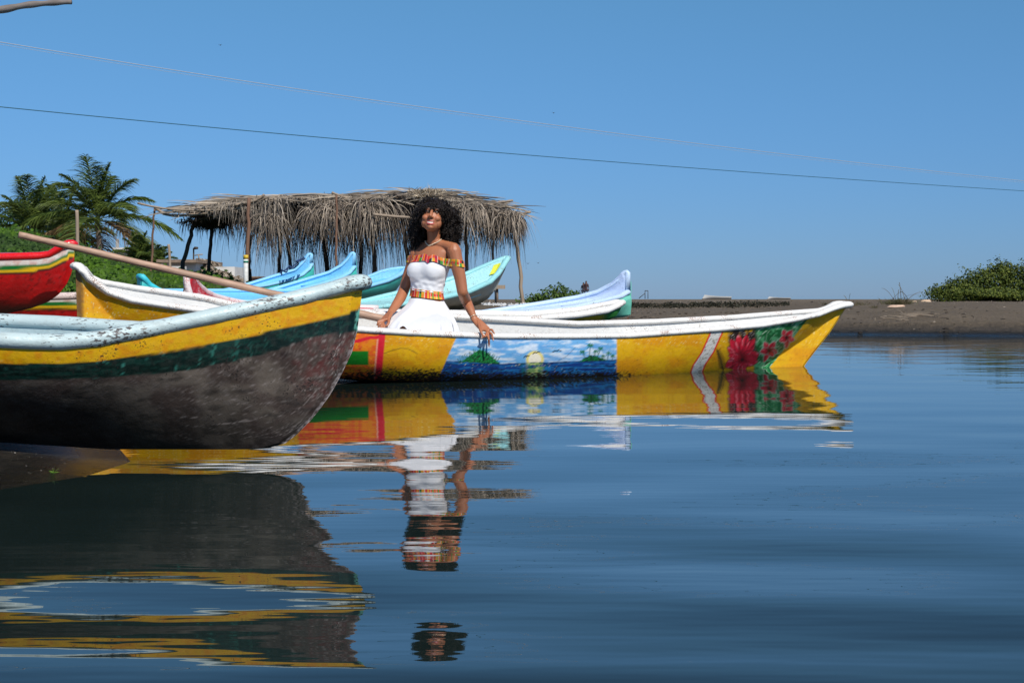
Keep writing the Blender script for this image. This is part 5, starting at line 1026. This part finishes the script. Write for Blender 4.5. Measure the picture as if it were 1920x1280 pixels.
# legs: thighs on the seat toward the bow side of the woman, shins down into the boat
for dx, dy_, dz in ((0, 0, 0), (10, .10, 1)):
    limb(body, [PB(795 + dx * .6, 612, 10.12 + dy_), PB(775 + dx, 611 + dz, 10.02 + dy_), PB(752 + dx, 615 + dz, 9.93 + dy_)], [.088, .074, .056], n=16)
    limb(body, [PB(752 + dx, 615 + dz, 9.93 + dy_), PB(735 + dx, 634, 9.9 + dy_), PB(712 + dx, 654, 9.88 + dy_)], [.054, .050, .034], n=14)
    limb(body, [PB(712 + dx, 654, 9.88 + dy_), PB(700 + dx, 657, 9.85 + dy_), PB(690 + dx, 658, 9.83 + dy_)], [.034, .03, .02], n=10)
# head
hc = PB(811.5, 408.5, 10.12); hyaw, hpit, hrol = R(-6), R(-15), R(5)
HM = np.array(Matrix.Rotation(hyaw, 3, 'Z') @ Matrix.Rotation(hrol, 3, 'Y') @ Matrix.Rotation(hpit, 3, 'X'))      # local axes: x her left, -y forward, z up
Lh = lambda x, y, z: hc + HM @ np.array([x, -y, z])
def he(x, y, z, r): body.ell(Lh(x, y, z), r, M=HM, nu=24, nv=16)
he(0, -.015, .03, (.073, .092, .088)); he(0, .020, -.018, (.069, .068, .080)); he(0, .034, -.064, (.053, .047, .044)); he(0, .062, -.090, (.024, .021, .017))
for sx in (-1, 1):
    he(sx * .039, .061, -.022, (.027, .023, .023)); he(sx * .030, .074, .040, (.022, .014, .009)); he(sx * .073, -.008, -.005, (.010, .018, .030)); he(sx * .0125, .094, -.024, (.009, .010, .0075))
    he(sx * .030, .071, .020, (.0135, .013, .0115)); he(sx * .048, .03, -.05, (.024, .034, .034))
limb(body, [Lh(0, .080, .030), Lh(0, .092, .008), Lh(0, .104, -.018)], [.009, .010, .0125])
mz = lambda x: -.060 + 9 * x * x
limb(body, [Lh(x, .083 - 12 * x * x, mz(x) + .009) for x in (-.027, -.014, 0, .014, .027)], [.003, .0055, .0062, .0055, .003], n=18)
limb(body, [Lh(x, .082 - 12 * x * x, mz(x) - .012) for x in (-.024, -.012, 0, .012, .024)], [.003, .0062, .0075, .0062, .003], n=18)
limb(body, [Lh(x, .077 - 12 * x * x, mz(x) - .001) for x in (-.024, -.012, 0, .012, .024)], [.006, .007, .007, .007, .006], n=18)
bv, bf = remesh(body, 0.0035, 4, 0.5)
# skin colours
SK = np.array((0.40, 0.148, 0.068)); lc = (bv - hc) @ HM; lx, ly, lz = lc[:, 0], -lc[:, 1], lc[:, 2]
nz = fbm(bv[:, 0] * 18, bv[:, 2] * 18)[:, None]; bc = SK * (0.92 + 0.16 * nz)
front = (ly > .055) & (np.abs(lx) < .05); mzz = mz(lx); up_ = (lz - mzz)
def pc(mask, c, k=1.0):
    w_ = (mask * k)[:, None]; bc[:] = bc * (1 - w_) + np.array(c) * w_
chk = front * np.exp(-(((np.abs(lx) - .037) / .016) ** 2 + ((lz + .02) / .018) ** 2)); pc(chk, (0.52, 0.19, 0.10), .5)
lipw = (ly > .066) & (np.abs(lx) < .028)
pc(lipw & (up_ > .0035) & (up_ < .0145 - 5 * lx ** 2), (0.36, 0.075, 0.06)); pc(lipw & (up_ < -.0045) & (up_ > -.0195 + 9 * lx ** 2), (0.46, 0.08, 0.07)); pc((ly > .066) & (np.abs(lx) < .0195) & (up_ <= .0030) & (up_ >= -.0045), (0.82, 0.78, 0.72))
eye = front & (np.abs(np.abs(lx) - .030) < .014) & (np.abs(lz - .020 + 8 * (np.abs(lx) - .03) ** 2) < .0045); pc(eye, (0.30, 0.25, 0.22)); pc(eye & (np.abs(np.abs(lx) - .030) < .0075), (0.01, 0.006, 0.004))
pc(front & (np.abs(np.abs(lx) - .030) < .017) & (np.abs(lz - .0262 + 12 * (np.abs(lx) - .03) ** 2) < .0022), (0.015, 0.008, 0.006)); pc((ly > .05) & (np.abs(np.abs(lx) - .031) < .019) & (np.abs(lz - .043 + 10 * (np.abs(lx) - .032) ** 2) < .0035), (0.02, 0.01, 0.007))
hp = rail_at(905)
# nails
for tx, ty in ((917, 649), (903, 634), (925, 638), (927, 625)):
    q_ = P(tx, ty, Yr - .083); dd = np.linalg.norm((bv - q_) * np.array([1, .4, 1]), axis=1); pc((dd < .0085) & (bv[:, 1] < Yr), (0.72, 0.48, 0.42), .8)
m, nt, b = newmat('brown_skin'); a = nd(nt, 'ShaderNodeAttribute', attribute_name='Col'); nt.links.new(a.outputs['Color'], b.inputs['Base Color'])
b.inputs['Roughness'].default_value = 0.5; b.inputs['Subsurface Weight'].default_value = 0.12; b.inputs['Subsurface Radius'].default_value = (0.01, 0.004, 0.002); bump(nt, b, noise(nt, coord(nt), 260, 3), 0.25, 0.0015)
base = PB(798, 630, 10.15)
W = thing('person', 'smiling woman with big black curls in a white off-shoulder dress seated in the canoe', 'person', base)
mk('body', bv, bf, m, W, col=bc)
BV = BVHTree.FromPolygons([tuple(v) for v in bv], [tuple(int(i) for i in f) for f in bf])
# torso-only shape for the dress
tb = MB(); torso(tb, 0.006); tv, tf = remesh(tb, 0.008, 10, 0.5); TB = BVHTree.FromPolygons([tuple(v) for v in tv], [tuple(int(i) for i in f) for f in tf])
def wrap(tree, cx, cy, th, z, off, rmax=0.6):
    """closest outer surface seen from outside toward the axis at (cx,cy), at angle th and height z"""
    o_ = Vector((cx + math.cos(th) * rmax, cy + math.sin(th) * rmax, z)); d_ = Vector((-math.cos(th), -math.sin(th), 0)); h = tree.ray_cast(o_, d_, rmax)
    r_ = rmax - h[3] + off if h[0] is not None else 0.1
    return np.array([cx + math.cos(th) * r_, cy + math.sin(th) * r_, z])
tcx = P(803, 0, YP)[0]; zpx = lambda y, Y=YP: CH - (y - HZ) / F * Y
nth = 144; ths = np.linspace(0, 2 * np.pi, nth, endpoint=False)
def zband(th, left, right, front_dip=0.0):
    """height (as photo row) varying with world x"""
    t = (np.cos(th) + 1) / 2; return left + (right - left) * t + front_dip * max(0, -math.sin(th))
# bodice
rows = 40; G = np.zeros((nth, rows, 3))
for i, th in enumerate(ths):
    ztop_ = zpx(zband(th, 483, 496)); zb_ = zpx(zband(th, 543, 549, 1.5))
    for j in range(rows):
        t = j / (rows - 1); z = zb_ + (ztop_ - zb_) * t
        wr_ = 0.0035 * math.sin(z * 190 + 2.2 * math.sin(th * 3) + 1.5 * math.sin(th * 7)) * math.exp(-((t - .28) / .2) ** 2) + 0.002 * math.sin(th * 9 + z * 60) * (1 - t)
        G[i, j] = wrap(TB, tcx, YP, th, z, 0.004 + wr_ + (0.004 if j == 0 else 0))
m_w, nt, b = newmat('white_dress_cloth'); b.inputs['Base Color'].default_value = (0.78, 0.78, 0.80, 1); b.inputs['Roughness'].default_value = 0.75; b.inputs['Sheen Weight'].default_value = 0.2
oc = coord(nt); p_ = bump(nt, b, noise(nt, oc, 14, 3), 0.5, 0.006); bump(nt, b, noise(nt, oc, 600, 2), 0.3, 0.0006, p_)
Dm = mk('dress', np.zeros((0, 3)), [], None, W) if False else None
rr = np.hypot(G[..., 0] - tcx, G[..., 1] - YP)
for _ in range(26): rr = np.maximum(rr, (np.roll(rr, 1, 0) + np.roll(rr, -1, 0)) / 2)
for _ in range(3): rr[:, 1:-1] = (rr[:, :-2] + 2 * rr[:, 1:-1] + rr[:, 2:]) / 4
for j in range(rows):
    t = j / (rows - 1); zz = G[0, j, 2]; rr[:, j] += (0.0020 * np.sin(zz * 150 + 2.5 * np.sin(ths * 2) + 1.5 * np.sin(ths * 5 + 1)) * math.exp(-((t - .30) / .18) ** 2) + 0.0012 * np.sin(ths * 13 + zz * 70) * math.exp(-((t - .1) / .2) ** 2))
G[..., 0] = tcx + rr * np.cos(ths)[:, None]; G[..., 1] = YP + rr * np.sin(ths)[:, None]
mk('bodice', G.reshape(-1, 3), gridq(nth, rows, cu=True), m_w, W)
# skirt: spreads over the seated thighs, pleats running out from the waist
rows = 46; G = np.zeros((nth, rows, 3)); rs = np.random.default_rng(3); ph = rs.uniform(0, 6.28, 4)
sk_ = [(0.0, 799, 559, 10.18, .116, .092), (.2, 799, 570, 10.165, .138, .115), (.42, 795, 584, 10.13, .180, .160), (.65, 789, 597, 10.09, .222, .195), (.85, 784, 609, 10.06, .252, .215), (1.0, 780, 630, 10.04, .285, .225)]
A_ = np.array([[*PB(a, b_, c_), w_, d_] for _, a, b_, c_, w_, d_ in sk_]); A_ = spline(A_, rows)
for i, th in enumerate(ths):
    for j in range(rows):
        t = j / (rows - 1); c_ = A_[j]
        f = 1 + t ** 1.1 * (0.06 * (0.5 - abs(math.sin(4.5 * th + ph[3] + .8 * t)) ** .5) + 0.085 * math.sin(6 * th + ph[0] + 1.2 * t) + 0.055 * math.sin(11 * th + ph[1] - t) + 0.03 * math.sin(19 * th + ph[2] + 3 * t))
        dipz = -0.010 * t * math.sin(6 * th + ph[0])
        G[i, j] = c_[:3] + f * (c_[3] * math.cos(th) * np.array([1, 0, 0]) + c_[4] * math.sin(th) * np.array([0, 1, 0])) + np.array([0, 0, dipz])
        # hem lifts over the knee at the front left
        G[i, j, 2] += 0.085 * t ** 4 * math.exp(-((G[i, j, 0] - PB(757, 0, 9.95)[0]) / .045) ** 2) * (math.sin(th) < 0)
ry = lambda x_: np.interp(x_, boatB.near[::-1, 0], boatB.near[::-1, 1])
nx_ = G[:, :, 0]; lim = ry(nx_) + 0.075; G[:, :, 1] = np.maximum(G[:, :, 1], lim - 0.0)
mk('skirt', G.reshape(-1, 3), gridq(nth, rows, cu=True), m_w, W)
# woven strip cloth: belt and off-shoulder band
kpal = [(0.75, 0.24, 0.01), (0.62, 0.025, 0.015), (0.05, 0.28, 0.03), (0.75, 0.38, 0.02), (0.38, 0.01, 0.05), (0.02, 0.015, 0.01), (0.70, 0.09, 0.02)]
def kente(u, v, seed):
    """u metres along, v 0..1 across"""
    rk = np.random.default_rng(seed); bw = 0.042; ib = np.floor(u / bw).astype(int); fu = (u / bw) - ib; col = np.zeros(u.shape + (3,))
    for b_ in np.unique(ib):
        mk_ = ib == b_; kind = rk.integers(0, 3); c_ = [np.array(kpal[i]) for i in rk.permutation(7)]
        uu, vv = fu[mk_], v[mk_]
        if kind == 0: k_ = (np.floor(uu * 4).astype(int)) % 3; cc = np.array([kpal[1], kpal[0], kpal[4]] if b_ % 2 else [kpal[6], kpal[1], kpal[3]])[k_]
        elif kind == 1: k_ = (np.floor(uu * 2) + np.floor(vv * 2) * 2).astype(int) % 4; cc = np.array(c_)[k_]
        else: k_ = (np.floor(vv * 3)).astype(int) % 3; cc = np.array([kpal[3], kpal[1], kpal[0], kpal[2]])[np.where((uu > .35) & (uu < .55), 3, k_)]
        col[mk_] = cc
    col[(fu < .07)] = (0.75, 0.62, 0.5); col[np.abs(v - .5) < .03] = (0.7, 0.5, 0.3)
    return col
mkte = col_mat('woven_strip_cloth', 0.7, 0.1, 300)
def band(name, tree, ztopf, zbotf, off, seed, n=420, rows=14, cx=None, cy=YP, rmax=.6):
    th_ = np.linspace(0, 2 * np.pi, n, endpoint=False); G = np.zeros((n, rows, 3)); cx = tcx if cx is None else cx
    for i, th in enumerate(th_):
        z1, z0 = zpx(zbotf(th)), zpx(ztopf(th))
        for j in range(rows):
            t = j / (rows - 1); zz_ = z1 + (z0 - z1) * t; G[i, j] = wrap(tree, cx, cy, th, zz_, off, rmax)
            if tree is BV:
                g2 = wrap(TB, cx, cy, th, zz_, off + .006, rmax)
                if np.hypot(g2[0] - cx, g2[1] - cy) > np.hypot(G[i, j, 0] - cx, G[i, j, 1] - cy): G[i, j] = g2
    # smooth over gaps between arm and chest
    rr = np.hypot(G[..., 0] - cx, G[..., 1] - cy)
    if tree is BV:
        for _ in range(8): rr = np.maximum(rr, (np.roll(rr, 1, 0) + np.roll(rr, -1, 0)) / 2 * 0.999)
        for j in range(rows): rr[:, j] = np.convolve(np.concatenate([rr[-3:, j], rr[:, j], rr[:3, j]]), np.ones(7) / 7, 'valid')
        for _ in range(4): rr = (np.roll(rr, 2, 0) + rr + np.roll(rr, -2, 0)) / 3
        rr += .002
        rr += 0.002
    G[..., 0] = cx + rr * np.cos(th_)[:, None]; G[..., 1] = cy + rr * np.sin(th_)[:, None]
    L_ = np.concatenate([[0], np.cumsum(np.linalg.norm(np.diff(G[:, rows // 2], axis=0), axis=1))])
    U_, V_ = np.meshgrid(L_, np.linspace(0, 1, rows), indexing='ij'); col = kente(U_, V_, seed)
    G2 = G.copy(); c0 = np.array([cx, cy, 0]); G2[..., :2] = c0[:2] + (G[..., :2] - c0[:2]) * 0.985
    V_all = np.vstack([G.reshape(-1, 3), G2.reshape(-1, 3)]); nq = n * rows
    edge = []
    for i in range(n):
        i2 = (i + 1) % n
        for j in (0, rows - 1): edge.append([i * rows + j, i2 * rows + j, nq + i2 * rows + j, nq + i * rows + j])
    Q = np.vstack([gridq(n, rows, cu=True), gridq(n, rows, cu=True) + nq, edge])
    return mk(name, V_all, Q, mkte, W, col=np.vstack([col.reshape(-1, 3)] * 2))
beltf = lambda th: zband(th, 540.5, 547, 0.8)
tb2 = MB(); ring_loft(tb2, [(a, b_, c_, w_ + .012, d_ + .012) for a, b_, c_, w_, d_ in secs]); tv2, tf2 = remesh(tb2, 0.010, 6, .5); TB2 = BVHTree.FromPolygons([tuple(v) for v in tv2], [tuple(int(i) for i in f) for f in tf2])
band('belt', TB2, beltf, lambda th: beltf(th) + 14.5, 0.002, 14, n=300, rows=16)
def shf(th):
    x = math.cos(th); y = 484 + 13.0 * x * (x > 0) - 1.0 * x * (x < 0)
    if math.sin(th) < 0: y += 3.2 * math.exp(-((x + .32) / .10) ** 2) - 2.0 * math.exp(-((x + .62) / .2) ** 2)
    return y - 6.0
band('shoulder_band', BV, shf, lambda th: shf(th) + 12.5, 0.006, 23, n=520, rows=16, cx=P(815, 0, YP)[0], rmax=.7)
# necklace and bracelet
def on_body(px, py, lift=0.004):
    o_ = Vector((0, 0, CH)); d_ = Vector(tuple(P(px, py, 1.0) - np.array([0, 0, CH]))).normalized(); h = BV.ray_cast(o_, d_, 30)
    return None if h[0] is None else np.array(h[0]) - np.array(d_) * lift
gold = newmat('pale_gold'); gold[2].inputs['Base Color'].default_value = (0.85, 0.72, 0.52, 1); gold[2].inputs['Metallic'].default_value = 0.5; gold[2].inputs['Roughness'].default_value = 0.3
mb = MB(); npth = spline(np.array([(797, 451), (799, 456), (804, 460.5), (812, 457.5), (820, 454), (827, 449), (831, 445)]), 34)
for q_ in npth:
    p_ = on_body(*q_)
    if p_ is not None: mb.ell(p_, (.0042,) * 3, nu=8, nv=6)
mb.build('necklace', gold[0], W)
axw = (wr - P(882, 582, dRY + .12)); axw /= np.linalg.norm(axw); e1 = np.cross(axw, [0, 1, 0]); e1 /= np.linalg.norm(e1); e2 = np.cross(axw, e1); a_ = np.linspace(0, 2 * np.pi, 33)
c_ = wr - axw * .012; mb = MB(); mb.tube(np.array([c_ + .0265 * (math.cos(t) * e1 + math.sin(t) * e2) + axw * .004 * math.sin(t) for t in a_]), .0024, 6, caps=False); mb.build('bracelet', gold[0], W)
# hair: a soft core and thousands of small curls
rng = np.random.default_rng(99)
blobs = [((811, 389, 10.10), (.074, .050, .044)), ((796, 396, 10.13), (.030, .045, .05)), ((828, 396, 10.12), (.034, .05, .05)), ((813, 394, 10.22), (.112, .105, .092)), ((815, 408, 10.27), (.125, .10, .12)), ((842, 412, 10.21), (.066, .095, .105)), ((845, 432, 10.21), (.062, .085, .10)), ((789, 412, 10.23), (.052, .085, .095)), ((784, 434, 10.26), (.050, .075, .09)), ((783, 457, 10.27), (.042, .06, .085)), ((800, 440, 10.30), (.07, .06, .12)), ((826, 440, 10.30), (.08, .06, .10))]
bl = [(PB(*c_), np.array(r_)) for c_, r_ in blobs]; hcore = MB()
for c_, r_ in bl: hcore.ell(c_, r_ * 0.93)
hv, hf = remesh(hcore, 0.008, 4, .5)
m_h, nt, b = newmat('black_curly_hair'); b.inputs['Base Color'].default_value = (0.017, 0.011, 0.008, 1); b.inputs['Roughness'].default_value = 0.42; b.inputs['Specular IOR Level'].default_value = 0.35
hm = MB(); hm.add(hv, hf)
def inside_others(p, skip, k=0.93):
    for i, (c_, r_) in enumerate(bl):
        if i != skip and (((p - c_) / (r_ * k)) ** 2).sum() < 1: return True
    return False
nc = 0; tt = np.linspace(0, 1, 15)
for i, (c_, r_) in enumerate(bl):
    cnt = int(5200 * (r_[0] * r_[2] + r_[1] * r_[2]) / sum(q[1][0] * q[1][2] + q[1][1] * q[1][2] for q in bl))
    for d in sph(cnt):
        p = c_ + d * r_ * rng.uniform(0.9, 1.02)
        if inside_others(p, i): continue
        qx, qy = proj(p)
        if p[1] < 10.07 and ((qx - 811) / 18.0) ** 2 + ((qy - 422) / 21.0) ** 2 < 1: continue
        L_ = rng.uniform(.03, .06); nrm = d / r_; nrm /= np.linalg.norm(nrm); dn = np.array([0, 0, -1.0]) * 0.9 + nrm * rng.uniform(.25, .8) + rng.normal(size=3) * .25
        if qy < 402 and abs(qx - 811) < 20 and p[1] < 10.06: dn = np.array([rng.normal() * .3, -.25, -.55]); L_ *= .6
        dn /= np.linalg.norm(dn); e1 = np.cross(dn, rng.normal(size=3)); e1 /= np.linalg.norm(e1); e2 = np.cross(dn, e1); rr_ = rng.uniform(.0045, .008); w0 = rng.uniform(0, 6.28); turns = rng.uniform(2.2, 3.6) * 2 * np.pi
        path = p + dn * L_ * tt[:, None] + rr_ * (np.cos(w0 + turns * tt)[:, None] * e1 + np.sin(w0 + turns * tt)[:, None] * e2)
        V, Q = tube(path, .0024, 3, caps=False, up=[.3, .5, .8]); hm.add(V, Q)
hm.build('hair', m_h, W)

# two beach walkers far off behind the periwinkle canoe
def walker(label, px, Yd, htop, shirt, step):
    k = Yd / F; x = (px - 960) / F * Yd; g_ = gz1(x, Yd); H_ = 1.68; mb = MB(); c = np.array([x, Yd, g_])
    z = lambda f: c + np.array([0, 0, H_ * f])
    ring = lambda: None
    limb(mb, [z(.53), z(.66), z(.80)], [.14, .12, .16]); limb(mb, [z(.80), z(.88)], [.06, .05]); mb.ell(z(.93), (.085, .1, .12))
    for sx in (-1, 1):
        o1 = np.array([sx * .09, 0, 0]); limb(mb, [z(.52) + o1, z(.28) + o1 + [sx * step, -.05, 0], z(.03) + o1 + [sx * step * 1.6, 0, 0]], [.09, .06, .04]); limb(mb, [z(.03) + o1 + [sx * step * 1.6, 0, 0], z(.01) + o1 + [sx * step * 1.6 + .04, -.16, 0]], [.04, .03])
        limb(mb, [z(.80) + o1 * 2, z(.62) + o1 * 2.6, z(.46) + o1 * 2.7 + [0, -.08, 0]], [.05, .04, .03]); 
    v_, f_ = remesh(mb, .03, 2, .4); cc = np.zeros((len(v_), 3)) + (.12, .06, .04); hh_ = (v_[:, 2] - g_) / H_; cc[(hh_ > .5) & (hh_ < .84)] = shirt; cc[(hh_ <= .5) & (hh_ > .25)] = (.03, .035, .06); cc[hh_ > .95] = (.01, .008, .008)
    T = thing('person', label, 'person', c, 'far people on the beach'); mk('body', v_, f_, col_mat('walker_' + label[:4], .8), T, col=cc)
walker('distant dark figure on the beach, taller one over the periwinkle canoe', 1099, 128, 10, (.06, .03, .03), .08)
walker('distant small figure on the beach just left of the taller one', 1094, 140, 10, (.03, .03, .04), .05)
